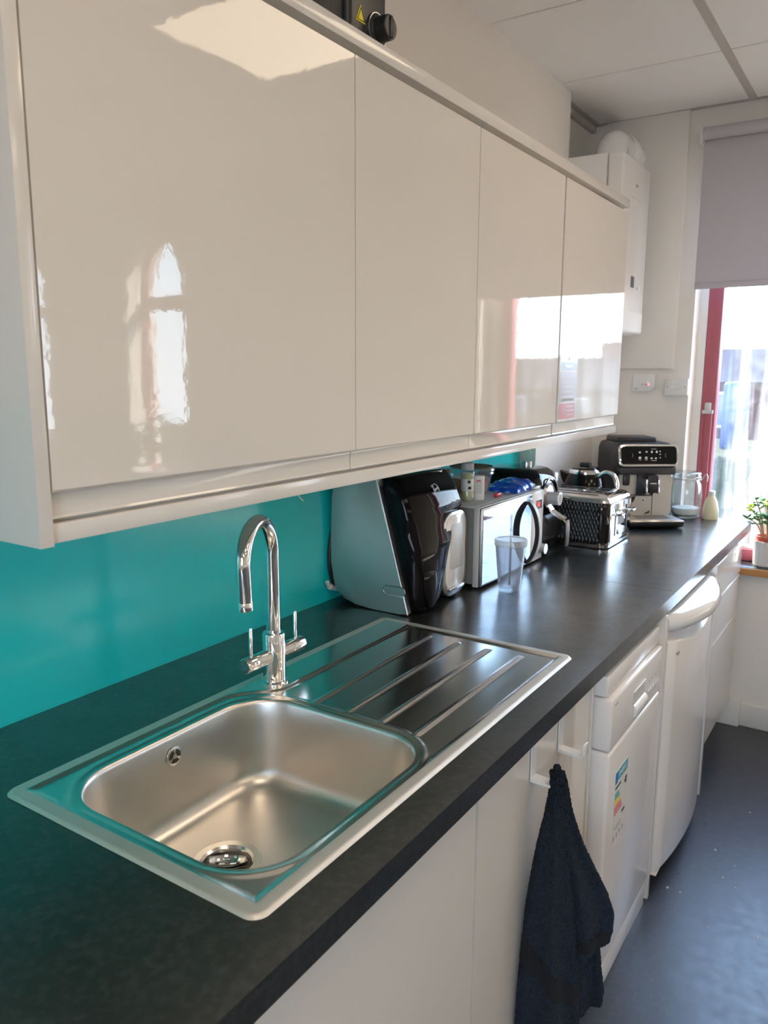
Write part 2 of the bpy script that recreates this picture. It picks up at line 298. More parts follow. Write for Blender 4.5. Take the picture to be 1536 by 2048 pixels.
# ------------------------------------------------------------------ worktops
YF = -.778; CB = (.068, -.472, .445, .400, .095)     # bowl: centre, size, corner radius
wk = nb(); WX0, WX1 = -1.25, 1.4935; c0, c1, d0, d1 = -.165, .79, -.245, -.695
for a in ((WX0, c0, YF, -.006), (c1, WX1, YF, -.006), (c0, c1, YF, d1), (c0, c1, d0, -.006)): box(wk, a[0], a[1], a[2], a[3], H-.04, H)
bmesh.ops.remove_doubles(wk, verts=wk.verts[:], dist=1e-5)
tag(ob('worktop', wk, 'worktop'), 'black slate-effect worktop with the sink let into it', 'worktop')
wk = nb(); prism(wk, [(1.495, YF), (XF-.0005, YF), (XF-.0005, -.077), (2.118, -.077), (2.118, -.006), (1.495, -.006)], H-.04, H, 'z')
tag(ob('worktop', wk, 'worktop'), 'black worktop under the toaster and coffee machine, ending at the window', 'worktop')

# ------------------------------------------------------------------ wall cabinets
UY, ZT, ZB, ZL = -.44, 2.052, 1.383, 1.350
SX = [-.2345, .3846, .857, 1.375, 1.955]
lab = ['glossy white wall cabinet next to the end panel, above the sink bowl', 'glossy white wall cabinet above the water dispenser', 'glossy white wall cabinet above the microwave', 'glossy white wall cabinet with a leaflet stuck on its door']
for i in range(4):
    a, c = SX[i]+.0015, SX[i+1]-.0015
    t = T('wall_cabinet', lab[i], 'cabinet', ((a+c)/2, -.25, ZL), group='wall cabinets')
    b = nb(); box(b, a, c, UY+.024, -.075, ZL+.012, ZT+.012); ob('body', b, 'carcass', t)
    pf = [(UY, ZT-.001), (UY, ZB+.003), (UY+.003, ZB), (UY+.012, ZB-.001), (UY+.013, ZB-.006), (UY+.013, ZL+.003), (UY+.011, ZL), (UY+.022, ZL), (UY+.022, ZT-.001)]
    if i == 2: c -= .004
    if i == 3: a += .004
    b = prism(nb(), pf, a, c, 'x')
    ob('door', b, 'gloss', t, 20)
tag(ob('end_panel', box(nb(), -.2545, -.236, UY-.001, -.075, 1.319, 2.092, .001), 'gloss2'), 'glossy white end panel closing the row of wall cabinets', 'panel')
tag(ob('cornice', box(nb(), -.236, 1.955, UY-.002, -.075, ZT+.013, 2.092, .0015), 'gloss2'), 'white top rail running along the wall cabinets', 'rail')
tag(ob('pelmet', box(nb(), -.236, 1.965, UY+.006, UY+.024, 1.321, ZL-.0055, .001), 'gloss2'), 'white pelmet strip under the wall cabinets', 'pelmet')
b = nb(); box(b, -.236, 1.955, UY+.024, -.075, 1.342, ZL+.011); st(ob('trim_4', b, 'carcass'))
for x, l in ((.235, 'tiny loose white thread hanging under the pelmet near the tap'), (1.22, 'tiny loose white thread hanging under the pelmet above the microwave')):
    tag(ob('thread', tube(nb(), smooth_pts([(x, UY+.015, 1.322), (x+.004, UY+.012, 1.314), (x+.012, UY+.013, 1.308)], 4), .0008, 6), 'white'), l, 'thread')
# leaflet on the last door
lf = T('leaflet', 'laminated leaflet with pale blue header and red lower part on cabinet door', 'leaflet', (1.455, UY-.001, 1.386))
def fl(name, m, xa, xb, za, zb_, k=1): return ob(name, box(nb(), xa, xb, UY-.0006-.0006*k, UY, za, zb_), m, lf)
fl('sheet', 'paper', 1.384, 1.528, 1.387, 1.578, 1); fl('header', 'teal_print', 1.392, 1.521, 1.533, 1.556, 1.5); fl('body_print', 'lilac_print', 1.390, 1.519, 1.442, 1.528, 1.5); fl('red_print', 'red_print', 1.388, 1.517, 1.393, 1.438, 1.5)
for k in range(5): fl('text_line', 'paper', 1.40, 1.49+.02*random.random(), 1.512-.014*k, 1.515-.014*k, 2)
for k in range(3): fl('text_line', 'paper', 1.45, 1.505, 1.427-.012*k, 1.430-.012*k, 2)
fl('bold_line', 'print_grey', 1.41, 1.505, 1.445, 1.452, 2); fl('title', 'paper', 1.425, 1.485, 1.541, 1.549, 2); fl('hole', 'print_grey', 1.455, 1.459, 1.561, 1.571, 2)

# ------------------------------------------------------------------ base units
DY = -.74
def base_unit(a, c, label, grp):
    t = T('base_cabinet', label, 'cabinet', ((a+c)/2, -.4, 0), group=grp)
    b = nb(); box(b, a, a+.016, DY+.024, -.08, .12, .868); box(b, c-.016, c, DY+.024, -.08, .12, .868); box(b, a+.016, c-.016, DY+.024, -.08, .12, .136); box(b, a+.016, c-.016, -.09, -.08, .136, .868)
    ob('body', b, 'carcass', t)
    pf = [(DY+.022, .865), (DY+.012, .865), (DY+.010, .862), (DY+.010, .838), (DY+.003, .832), (DY, .828), (DY, .125), (DY+.022, .125)]
    ob('door', prism(nb(), pf, a+.002, c-.002, 'x'), 'gloss', t, 20)
    ob('plinth', box(nb(), a, c, DY+.05, DY+.066, 0, .12), 'gloss2', t)
    return t
base_unit(-.897, -.292, 'glossy white base cabinet furthest from the window', 'base cabinets')
base_unit(-.290, .309, 'glossy white base cabinet with a plain door under the sink bowl', 'base cabinets')
base_unit(.313, .878, 'glossy white base cabinet with two hooks over its door', 'base cabinets')
tag(ob('filler_panel', box(nb(), .880, .896, DY-.004, -.08, 0, .868, .001), 'gloss2'), 'narrow white panel between the hooked cabinet and the dishwasher', 'panel')
tag(ob('side_panel', box(nb(), 1.378, 1.396, -.782, -.08, 0, .868, .0015), 'gloss2'), 'tall white side panel between dishwasher and fridge', 'panel')
tag(ob('side_panel', box(nb(), 2.074, 2.092, -.782, -.08, 0, .868, .0015), 'gloss2'), 'tall white side panel between fridge and drawers', 'panel')
# over-door hooks
for x, l in ((.534, 'white over-door hook holding the dark towel'), (.678, 'empty white over-door hook beside the towel')):
    t = T('over_door_hook', l, 'hook', (x+.012, DY, .75), group='over-door hooks')
    pf = [(DY+.026, .8668), (DY-.004, .8668), (DY-.004, .760), (DY-.052, .757), (DY-.054, .778), (DY-.0565, .778), (DY-.055, .752), (DY-.0015, .753), (DY-.0015, .8655), (DY+.026, .8655)]
    ob('strap', prism(nb(), pf, x, x+.024, 'x'), 'white_gloss', t, 20)
    ob('tip', box(nb(), x-.001, x+.025, DY-.0585, DY-.0535, .757, .782, .002), 'white_gloss', t)
# drawers
t = T('drawer_unit', 'glossy white unit of three drawers beside the window', 'drawer unit', (2.43, -.4, 0))
ob('body', box(nb(), 2.094, 2.762, DY+.01, -.08, .12, .868), 'carcass', t)
for z0, z1 in ((.700, .838), (.530, .690), (.125, .520)):
    y = -.757; pf = [(y+.022, z1), (y+.009, z1), (y, z1-.004), (y, z0), (y+.022, z0)]
    d = ob('drawer_front', prism(nb(), pf, 2.100, 2.758, 'x', .001, 1), 'gloss', t, 20)
    ob('finger_rail', box(nb(), 2.104, 2.754, y+.006, y+.02, z1, z1+.008, .002), 'white_gloss', d)
ob('plinth', box(nb(), 2.094, 2.762, -.70, -.684, 0, .12), 'gloss2', t)
# ------------------------------------------------------------------ sink
def sdrr(x, y, cx, cy, hw, hh, r):
    qx, qy = abs(x-cx)-hw+r, abs(y-cy)-hh+r
    return math.hypot(max(qx, 0), max(qy, 0))+min(max(qx, qy), 0)-r
def ss(v, a, c):
    t = min(max((v-a)/(c-a), 0), 1); return t*t*(3-2*t)
KX0, KX1, KYA, KYB = -.2023, .8205, -.7186, -.2141
def sd_out(x, y): return sdrr(x, y, (KX0+KX1)/2, (KYA+KYB)/2, (KX1-KX0)/2, (KYB-KYA)/2, .022)
def sd_bowl(x, y): return sdrr(x, y, CB[0], CB[1], CB[2]/2, CB[3]/2, CB[4])
RIBS = [((.762, -.385), (.312, -.398)), ((.759, -.464), (.310, -.473)), ((.757, -.541), (.307, -.548)), ((.752, -.620), (.303, -.625))]
def sink_h(x, y):
    dO = -sd_out(x, y); h = .0006+.0042*ss(dO, 0, .005)
    f = -.2345-.068*ss(x, .225, .335)
    inner = min(dO-.020, f-y)
    wd = .018 if x < .25 else .013
    h -= .0042*ss(inner, 0, wd)
    sb = sd_bowl(x, y)
    h += .0022*math.exp(-((sb-.013)/.0055)**2)*(1 if inner > 0 else ss(inner, -.01, 0))
    for (ax, ay), (bx_, by) in RIBS:
        t = (ax-x)/(ax-bx_)
        if -.02 < t < 1.02:
            yy = ay+(by-ay)*t; wdw = ss(t, -.015, .01)*ss(1-t, -.015, .01); h += .0036*math.exp(-((y-yy)/.0042)**2)*wdw
    return h
b = nb(); NX, NY = 342, 169; grid = {}
for i in range(NX):
    for j in range(NY):
        x = KX0+(KX1-KX0)*i/(NX-1); y = KYA+(KYB-KYA)*j/(NY-1)
        d = sd_out(x, y)
        if d > 0:      # pull outside corner points onto the rounded outline
            for _ in range(3):
                e_ = 1e-4; gx = (sd_out(x+e_, y)-sd_out(x-e_, y))/(2*e_); gy = (sd_out(x, y+e_)-sd_out(x, y-e_))/(2*e_); d = sd_out(x, y); x -= gx*d; y -= gy*d
        grid[i, j] = (x, y)
st_ = .003
for k, (x, y) in list(grid.items()):
    d = sd_bowl(x, y)
    if -.0031 < d < .0012:
        e_ = 1e-4; gx = (sd_bowl(x+e_, y)-sd_bowl(x-e_, y))/(2*e_); gy = (sd_bowl(x, y+e_)-sd_bowl(x, y-e_))/(2*e_); grid[k] = (x-gx*d, y-gy*d)
vt = {}
for i in range(NX-1):
    for j in range(NY-1):
        q = [(i, j), (i+1, j), (i+1, j+1), (i, j+1)]; P4 = [grid[k] for k in q]
        if any(sd_bowl(*p) < -.0008 for p in P4): continue
        for k, p in zip(q, P4):
            if k not in vt: vt[k] = b.verts.new((p[0], p[1], H+sink_h(*p)))
        b.faces.new([vt[k] for k in q])
bmesh.ops.dissolve_degenerate(b, edges=b.edges[:], dist=1e-6)
sk = T('kitchen_sink', 'stainless steel inset sink with a ribbed drainer', 'sink', (.31, -.47, H))
for f in b.faces:
    c_ = f.calc_center_median(); f.material_index = 1 if sd_out(c_.x, c_.y) > -.0235 else 0
ob('drainer_plate', b, ['steel', 'steel_rim'], sk, 60)
def bowl_loop(off, z, n=120):
    hw, hh, r = CB[2]/2-off, CB[3]/2-off, max(CB[4]-off, .02); L = []
    for i in range(n):
        a = 2*PI*i/n; cx, cy = math.cos(a), math.sin(a); t = .5
        lo, hi = 0, .5
        for _ in range(26):
            t = (lo+hi)/2
            if sdrr(CB[0]+cx*t, CB[1]+cy*t, CB[0], CB[1], hw, hh, r) < 0: lo = t
            else: hi = t
        L.append((CB[0]+cx*t, CB[1]+cy*t, z))
    return L
b = nb(); ZF = .742; DR = (.042, -.425)
zr = H-.001
loops = [bowl_loop(-.0025, H+.0005), bowl_loop(0, H-.0006), bowl_loop(.002, H-.003), bowl_loop(.0035, H-.008), bowl_loop(.006, H-.04), bowl_loop(.010, H-.09), bowl_loop(.014, H-.125)]
for k in range(1, 8):
    a = k/7*PI/2; loops.append(bowl_loop(.014+.034*(1-math.cos(a)), H-.125-(.905-.125-.742-.0)*0-(H-.125-ZF-.004)*math.sin(a)))
base = loops[-1]
for t in (.25, .5, .75, .9, 1.0):
    L = []
    for i, p in enumerate(base):
        a = math.atan2(p[1]-DR[1], p[0]-DR[0]); q = (DR[0]+.045*math.cos(a), DR[1]+.045*math.sin(a))
        L.append((p[0]+(q[0]-p[0])*t, p[1]+(q[1]-p[1])*t, base[0][2]-.004*t))
    loops.append(L)
loft(b, loops, False, False); ob('bowl', b, 'steel_bowl', sk, 60)
zf = loops[-1][0][2]
b = nb(); lathe(b, [(.056, zf+.0005), (.055, zf+.0022), (.044, zf+.0015), (.040, zf-.002), (.038, zf-.022), (.030, zf-.030), (0.001, zf-.032)], (DR[0], DR[1], 0), 48); wf_ = ob('waste_fitting', b, 'steel', sk)
b = nb()   # tilted basket strainer
lathe(b, [(.034, .004), (.035, .006), (.0335, .003), (.031, -.002), (.022, -.007), (.012, -.008), (.001, -.008)], (0, 0, 0), 40)
cyl(b, (0, 0, -.008), .0032, .014, seg=12); cyl(b, (0, 0, .006), .0062, .003, seg=16, bev=.0008)
for v in b.verts: v.co = Matrix.Rotation(math.radians(22), 3, Vector((-.5, .85, 0)))@v.co+Vector((DR[0], DR[1], zf-.003))
ob('strainer', b, 'chrome', wf_)
for k in range(9):
    a = 2*PI*k/9; bb = nb(); cyl(bb, (.0265*math.cos(a), .0265*math.sin(a), -.0052), .0032, .0022, seg=10)
    for v in bb.verts: v.co = Matrix.Rotation(math.radians(22), 3, Vector((-.5, .85, 0)))@v.co+Vector((DR[0], DR[1], zf-.003))
    ob('strainer_hole', bb, 'dark_steel', wf_)
# overflow
OX, OZ = .069, .873; OY = CB[1]+CB[3]/2-.0055
b = nb(); lathe(b, [(.001, -.001), (.0165, -.001), (.0165, -.003), (.0155, -.0036), (.0005, -.0036)], (OX, OY, OZ), 36, 'y'); ov = ob('overflow_plate', b, 'satin', sk)
for k in range(3):
    a0 = k*2*PI/3+PI/2+.22; a1 = a0+2*PI/3-.44; pts = [(.0125*math.cos(a0+(a1-a0)*i/8), .0125*math.sin(a0+(a1-a0)*i/8)) for i in range(9)]+[(.0045*math.cos(a1-(a1-a0)*i/4), .0045*math.sin(a1-(a1-a0)*i/4)) for i in range(5)]
    ob('slot', prism(nb(), [(OX+p[0], OZ+p[1]) for p in pts], OY-.0042, OY-.0032, 'y'), 'dark_steel', ov)
ob('screw', cyl(nb(), (OX, OY-.0055, OZ), .0032, .003, 'y', 14), 'chrome', ov)
# ------------------------------------------------------------------ mixer tap
TX, TY, TZ = .341, -.270, H+.004
tp = T('mixer_tap', 'chrome swan-neck mixer tap with two lever handles', 'tap', (TX, TY, TZ))
b = nb(); lathe(b, [(.001, 0), (.0285, 0), (.0285, .004), (.0265, .006), (.0225, .0065), (.0225, .100), (.0215, .103), (.0145, .104), (.0140, .110)], (TX, TY, TZ), 40); ob('body', b, 'chrome', tp)
th = math.radians(200); dx, dy = math.cos(th), math.sin(th); R = .070
pts = [(TX, TY, TZ+.10), (TX, TY, TZ+.16), (TX, TY, TZ+.20), (TX, TY, TZ+.252)]
zc = TZ+.268
for k in range(0, 21):
    a = PI*k/20*1.05; s = R*(1-math.cos(a)); pts.append((TX+dx*s, TY+dy*s, zc+R*math.sin(a)*1.0))
lx = pts[-1]; pv = Vector(pts[-1])-Vector(pts[-2]); pv.normalize()
for k in range(1, 5): pts.append(tuple(Vector(lx)+pv*.016*k))
b = nb(); tube(b, pts, .0138, 24); ob('spout', b, 'chrome', tp)
e0 = Vector(pts[-1]); ob('aerator', tube(nb(), [tuple(e0-pv*.012), tuple(e0-pv*.011), tuple(e0+pv*.004)], [.0139, .0144, .0144], 24), 'chrome', tp)
for s in (-1, 1):
    b = nb(); lathe(b, [(.001, 0), (.0145, .0), (.0145, .030), (.0135, .0305), (.0135, .032), (.0150, .0325), (.0150, .066), (.0138, .068), (.001, .068)], (0, 0, 0), 32, 'x')
    for v in b.verts: v.co = Vector((TX+s*(v.co.x+.018), TY+v.co.y, TZ+.058+v.co.z))
    hb = ob('valve', b, 'chrome', tp)
    x = TX+s*.066; ob('lever', tube(nb(), [(x, TY, TZ+.068), (x, TY, TZ+.128), (x, TY, TZ+.130)], [.0036, .0036, .0026], 14), 'chrome', hb)

# ------------------------------------------------------------------ dishwasher
DX0, DX1, DF = .903, 1.351, -.784
t = T('dishwasher', 'slim white dishwasher with an energy label on its door', 'dishwasher', (1.127, -.4, 0))
ob('body', box(nb(), DX0+.004, DX1-.004, DF+.055, -.12, .03, .842), 'white_app', t)
ob('top', box(nb(), DX0, DX1, DF+.012, -.12, .796, .848, .006), 'white_app', t)
pn = ob('control_panel', box(nb(), DX0, DX1, DF, DF+.06, .664, .793, .008, 3), 'white_app', t)
dr = ob('door', box(nb(), DX0, DX1, DF, DF+.06, .085, .661, .008, 3), 'white_app', t)
ob('kickboard', box(nb(), DX0, DX1, DF+.006, DF+.02, .0, .08, .002), 'white_app', t)
for x in (DX0+.03, DX1-.03): ob('foot', cyl(nb(), (x, -.3, 0), .018, .035), 'black', t)
b = nb(); box(b, 1.078, 1.182, DF-.0005, DF+.001, .684, .752, .0004, 1); hr = ob('handle_recess', b, 'lightgrey', pn)
b = nb(); prism(b, [(DF, .684), (DF-.010, .690), (DF-.012, .705), (DF-.006, .716), (DF, .718)], 1.08, 1.18, 'x', .0015, 1); ob('handle_lip', b, 'white_gloss', pn)
ob('handle_edge', box(nb(), 1.077, 1.183, DF-.003, DF, .750, .754, .001, 1), 'white_gloss', pn)
for k in range(5): ob('button', cyl(nb(), (1.222+.022*k, DF+.0005, .706), .0045, -.004, 'y', 14), 'white_gloss', pn)
for k in range(3): ob('indicator', box(nb(), 1.224+.03*k, 1.231+.03*k, DF-.0004, DF, .728, .734), 'print_grey', pn)
for k in range(4): ob('mark', box(nb(), 1.222+.022*k, 1.229+.022*k, DF-.0004, DF, .692, .695), 'print_grey', pn)
ob('indicator', cyl(nb(), (1.312, DF+.0005, .706), .004, -.002, 'y', 10), 'red_print', pn)
for k in range(4): ob('mark', box(nb(), 1.325, 1.338, DF-.0004, DF, .712+.012*k, .715+.012*k), 'print_grey', pn)
ob('mark', box(nb(), .925, .95, DF-.0004, DF, .772, .776), 'print_grey', pn)
el = ob('energy_label', box(nb(), .962, 1.062, DF-.0008, DF, .388, .592, .0003, 1), 'label_white', dr)
def ep(name, m, xa, xb, za, zb_): return ob(name, box(nb(), xa, xb, DF-.0012, DF-.0006, za, zb_), m, el)
ep('flag', 'blue_print', .964, .982, .558, .588); ep('header', 'cyan_print', .984, 1.060, .562, .588)
ep('maker_line', 'print_black', .966, 1.01, .544, .549)
for k, (m, wd) in enumerate((('cyan_print', .030), ('cyan_print', .036), ('yellow', .042), ('yellow', .046), ('pink_print', .052), ('pink_print', .058), ('pink_print', .064))): ep('class_bar', m, .966, .966+wd, .526-.0085*k, .532-.0085*k)
ob('rating', prism(nb(), [(1.040, .536), (1.047, .545), (1.060, .545), (1.060, .527), (1.047, .527)], DF-.0013, DF-.0006, 'y'), 'print_black', el)
ep('text_line', 'print_black', 1.03, 1.055, .455, .462)
for k in range(3): ep('text_line', 'print_grey', .968+.01*k, 1.03, .440-.006*k, .4415-.006*k)
for k in range(4): ep('pictogram', 'print_grey', .968+.023*k, .984+.023*k, .402, .403); ep('pictogram', 'print_grey', .970+.023*k, .978+.023*k, .408, .418)
ROTF = Matrix.Rotation(PI/2, 4, 'X')
text('ENERG', .020, 'label_white', 'lettering', el, Matrix.Translation((1.020, DF-.0013, .575))@ROTF)
text('A', .010, 'label_white', 'lettering', el, Matrix.Translation((1.052, DF-.0014, .536))@ROTF)
# ------------------------------------------------------------------ fridge
FX, FW, FY = 1.432, .560, -.790
t = T('fridge', 'white under-counter fridge with a curved bulging door', 'fridge', (FX+FW/2, -.4, 0))
ob('body', box(nb(), FX+.004, FX+FW-.004, FY+.062, -.10, .03, .838, .004), 'white_app', t)
ob('gasket', box(nb(), FX+.008, FX+FW-.008, FY+.052, FY+.062, .05, .83), 'grey', t)
ob('top', box(nb(), FX, FX+FW, FY+.045, -.10, .838, .858, .004), 'white_app', t)
def bulge(x, amt): q = 2*(x-FX)/FW-1; return FY-amt*max(0, 1-q*q)
def dshape(z0, ztop, amt, n=26, inset=.0):
    xs_ = [FX+FW*i/n for i in range(n+1)]
    return xs_
b = nb(); n = 28; L = []
for zz, sh in ((.052, .012), (.056, .004), (.066, 0), (.30, 0), (.60, 0), (.772, 0), (.779, .004), (.782, .014)):
    ring = []
    for i in range(n+1):
        x = FX+FW*i/n; q = abs(2*i/n-1); wave = 0
        zt_ = zz if zz < .76 else zz-.034*math.exp(-((q-.0)/.70)**4)
        ex = .012*max(0, (q-.93)/.07)**2
        ring.append((x, bulge(x, .026)+sh+ex, zt_))
    ring += [(FX+FW, FY+.052, zz), (FX, FY+.052, zz)]
    L.append(ring)
loft(b, L); dd = ob('door', b, 'white_app', t, 40)
b = nb(); L = []
for zz, sh in ((.806, .030), (.804, .010), (.810, .000), (.824, -.005), (.842, -.002), (.853, .006), (.857, .018), (.858, .04)):
    ring = []
    for i in range(n+1):
        x = FX+FW*i/n; ex = .016*max(0, (abs(2*i/n-1)-.90)/.10)**2; ring.append((x, bulge(x, .058)+sh+ex, zz))
    ring += [(FX+FW, FY+.052, zz), (FX, FY+.052, zz)]; L.append(ring)
loft(b, L); ob('handle', b, 'white_gloss', dd, 40)
ob('door_joint', box(nb(), FX+.02, FX+FW-.02, FY+.020, FY+.052, .735, .81), 'lightgrey', dd)
ob('bottom_trim', box(nb(), FX-.001, FX+FW, FY+.0, FY+.05, .046, .052, .002, 1), 'white', dd)
ob('badge', box(nb(), FX+.03, FX+.05, FY-.012, FY-.004, .735, .739), 'print_grey', dd)
for x in (FX+.03, FX+FW-.03): ob('foot', cyl(nb(), (x, FY+.08, 0), .02, .05), 'rubber', t)

# ------------------------------------------------------------------ towel
def tow(bm, fL, fR, z0, z1, depth, nz=170, na=150, folds=3, ph=0., hem=lambda s: 0., ax=(.546, -.792)):
    wv = Vector((.45, -.89, 0)); dv = Vector((-.89, -.45, 0)); rings = []
    for k in range(nz+1):
        t_ = k/nz; zz = z0+(z1-z0)*t_; a_, c_ = fL(zz), fR(zz); ring = []
        for i in range(na):
            a = 2*PI*i/na; u = -math.cos(a); s = (a_+c_)/2+(c_-a_)/2*u
            dd_ = depth(zz)*math.sin(a); dd_ += .010*min(1, t_*1.6)*math.sin(u*folds*2.2+ph+zz*3)*abs(math.sin(a))**.5*(1 if math.sin(a) > 0 else .3)
            p = Vector((ax[0], ax[1], zz))+wv*s+dv*dd_; p.z += hem(u)*ss(t_, .75, 1)
            p += Vector((random.uniform(-1, 1), random.uniform(-1, 1), random.uniform(-1, 1)))*.0016
            p.y = min(p.y, DY-.006)
            ring.append(p)
        rings.append(ring)
    loft(bm, rings)
def interp(tab):
    def f(z):
        for (za, va), (zb_, vb) in zip(tab, tab[1:]):
            if z >= zb_: t_ = (za-z)/(za-zb_) if za != zb_ else 0; t_ = max(0, min(1, t_)); return va+(vb-va)*t_
        return tab[-1][1]
    return f
sL = interp([(.80, -.006), (.773, -.012), (.732, -.016), (.68, -.024), (.627, -.034), (.562, -.043), (.497, -.050), (.431, -.056), (.375, -.062), (.30, -.068), (.15, -.074)])
sC = interp([(.80, .004), (.751, .012), (.671, .026), (.589, .036), (.496, .046), (.422, .053), (.346, .058), (.283, .062), (.15, .066)])
sR = interp([(.80, .008), (.77, .017), (.704, .031), (.644, .052), (.583, .082), (.537, .105), (.496, .119), (.46, .118), (.43, .112)])
b = nb()
tow(b, sL, sC, .793, .16, interp([(.80, .010), (.75, .020), (.6, .034), (.4, .046), (.15, .05)]))
tow(b, lambda z: sC(z)-.022, sR, .785, .435, interp([(.80, .006), (.70, .014), (.55, .020), (.40, .022)]), folds=2, ph=1., hem=lambda u: -.045*(1-(u+1)/2), nz=100, na=110)
tow(b, lambda z: sC(z)-.02, interp([(.6, .05), (.5, .085), (.412, .094), (.358, .100), (.314, .106), (.24, .10)]), .60, .285, interp([(.6, .008), (.3, .012)]), folds=2, ph=2.5, nz=80, na=90, hem=lambda u: -.03*(1-(u+1)/2), ax=(.560, -.790))
twl = tag(ob('towel', b, 'terry', None, 180), 'dark navy terry towel hanging from the over-door hook', 'towel')
def band(fL, fR, za, zb_, depth, ax, slope=0, folds=3, ph=0.):
    bb = nb(); wv = Vector((.45, -.89, 0)); dv = Vector((-.89, -.45, 0)); rings = []
    for k in range(7):
        zz0 = za+(zb_-za)*k/6; ring = []
        for i in range(33):
            a = PI*(.04+.92*i/32); u = -math.cos(a); zz = zz0+slope*u; a_, c_ = fL(zz), fR(zz); s = (a_+c_)/2+(c_-a_)/2*u
            dd_ = depth(zz)*math.sin(a)+.010*math.sin(u*folds*2.2+ph+zz*3)*abs(math.sin(a))**.5+.0022
            p = Vector((ax[0], ax[1], zz))+wv*s+dv*dd_; p.y = min(p.y, DY-.006); ring.append(p)
        rings.append(ring)
    loft(bb, rings, closed=False); return bb
ob('woven_band', band(sL, sC, .395, .345, interp([(.80, .010), (.75, .020), (.6, .034), (.4, .046), (.15, .05)]), (.546, -.792), slope=-.055), 'terry_band', twl, 180)
ob('woven_band', band(lambda z: sC(z)-.022, sR, .452, .428, interp([(.80, .006), (.70, .014), (.55, .020), (.40, .022)]), (.546, -.792), slope=.010, folds=2, ph=1.), 'terry_band', twl, 180)
# ------------------------------------------------------------------ water dispenser
t = T('water_dispenser', 'large water dispenser with silver side panels and a glossy black front', 'water dispenser', (1.0, -.16, H))
Z0 = H+.001
sh = [(-.165, 1.258), (-.030, 1.258), (-.024, 1.20), (-.020, 1.10), (-.020, 1.02), (-.024, .975), (-.036, .945), (-.062, .925), (-.10, .916), (-.16, .912), (-.235, .912), (-.262, .9125), (-.258, .93), (-.244, .98), (-.213, 1.09)]
sd_ = ob('side_panel', prism(nb(), sh, .860, .884, 'x', .004, 3), 'aluminium', t)
ob('side_panel', prism(nb(), sh, 1.128, 1.150, 'x', .004, 3), 'aluminium', t)
ob('trim_edge', tube(nb(), [(.8615, -.166, 1.256), (.8615, -.2135, 1.09), (.8615, -.2445, .98), (.8615, -.2625, .914)], .0022, 8), 'satin', sd_)
ob('core', box(nb(), .884, 1.128, -.215, -.030, .93, 1.240, .01), 'black', t)
ob('top', prism(nb(), [(.865, -.168), (.865, -.035), (.90, -.030), (1.11, -.030), (1.146, -.035), (1.146, -.21), (1.10, -.222), (1.0, -.212)], 1.236, 1.2605, 'z', .004, 2), 'aluminium', t)
b = nb(); L = []
for z, xl, xr, yf, yb, rd in ((1.262, .884, 1.130, -.222, -.165, .015), (1.258, .872, 1.142, -.234, -.166, .016), (1.24, .868, 1.147, -.247, -.171, .017), (1.22, .867, 1.151, -.258, -.176, .018), (1.20, .867, 1.154, -.2665, -.181, .018), (1.18, .867, 1.157, -.273, -.186, .018), (1.163, .867, 1.157, -.278, -.190, .018), (1.152, .867, 1.142, -.281, -.194, .02), (1.138, .867, 1.118, -.284, -.198, .024), (1.115, .867, 1.090, -.287, -.203, .026), (1.085, .867, 1.064, -.290, -.210, .026), (1.05, .868, 1.045, -.292, -.219, .026), (1.01, .868, 1.030, -.293, -.229, .026), (.97, .870, 1.014, -.293, -.240, .024), (.94, .873, 1.0, -.291, -.247, .022), (.922, .879, .986, -.287, -.25, .018), (.9125, .888, .970, -.281, -.252, .014)):
    ring = []; n = 10
    for k, (sx, sy) in enumerate(((1, 1), (-1, 1), (-1, -1), (1, -1))):
        for i in range(n+1):
            a = PI/2*k+PI/2*i/n; cx, cy = (xl+xr)/2, (yf+yb)/2; r = min(rd, (yb-yf)/2*.98)
            x = cx+sx*((xr-xl)/2-r)+r*math.cos(a); y = cy+sy*((yb-yf)/2-r)+r*math.sin(a)
            if sy < 0: y += .018*((x-cx)/((xr-xl)/2))**2 if xr-xl > .2 else .006*((x-cx)/((xr-xl)/2))**2
            ring.append((x, y, z))
    L.append(ring)
loft(b, L); fa = ob('front_fascia', b, 'fascia', t, 50)
b = nb(); prism(b, [(.885, 1.025), (.985, 1.012), (.988, .99), (.968, .945), (.940, .922), (.918, .922), (.896, .96)], -.2945, -.286, 'y', .002, 2); ob('lower_window', b, 'fascia', fa)
# silver alcove with rounded bottom on the right
fr_ = rrect(1.086, 1.036, .134, .236, .046)
b = nb(); prism(b, fr_, -.277, -.205, 'y', .003, 2); al = ob('alcove', b, 'satin', t, 50)
b = nb(); prism(b, rrect(1.084, 1.042, .106, .206, .036), -.2795, -.275, 'y', .001, 1); ob('alcove_panel', b, 'white_app', al, 50)
b = nb(); prism(b, rrect(1.090, 1.056, .076, .126, .014), -.2805, -.278, 'y', .0006, 1); ob('inner_panel', b, 'lightgrey', al, 50)
ob('drip_tray', box(nb(), 1.045, 1.130, -.286, -.26, .934, .946, .004), 'satin', al)
b = nb(); prism(b, rrect(-.224, .973, .066, .024, .0118), .856, .8605, 'x', .0008, 1); ob('badge', b, 'aluminium', sd_)
rp_ = rrect(-.224, .973, .066, .024, .0118); ob('badge_rim', tube(nb(), [(.8562, y, z) for y, z in rp_+rp_[:1]], .0011, 6), 'chrome', sd_)
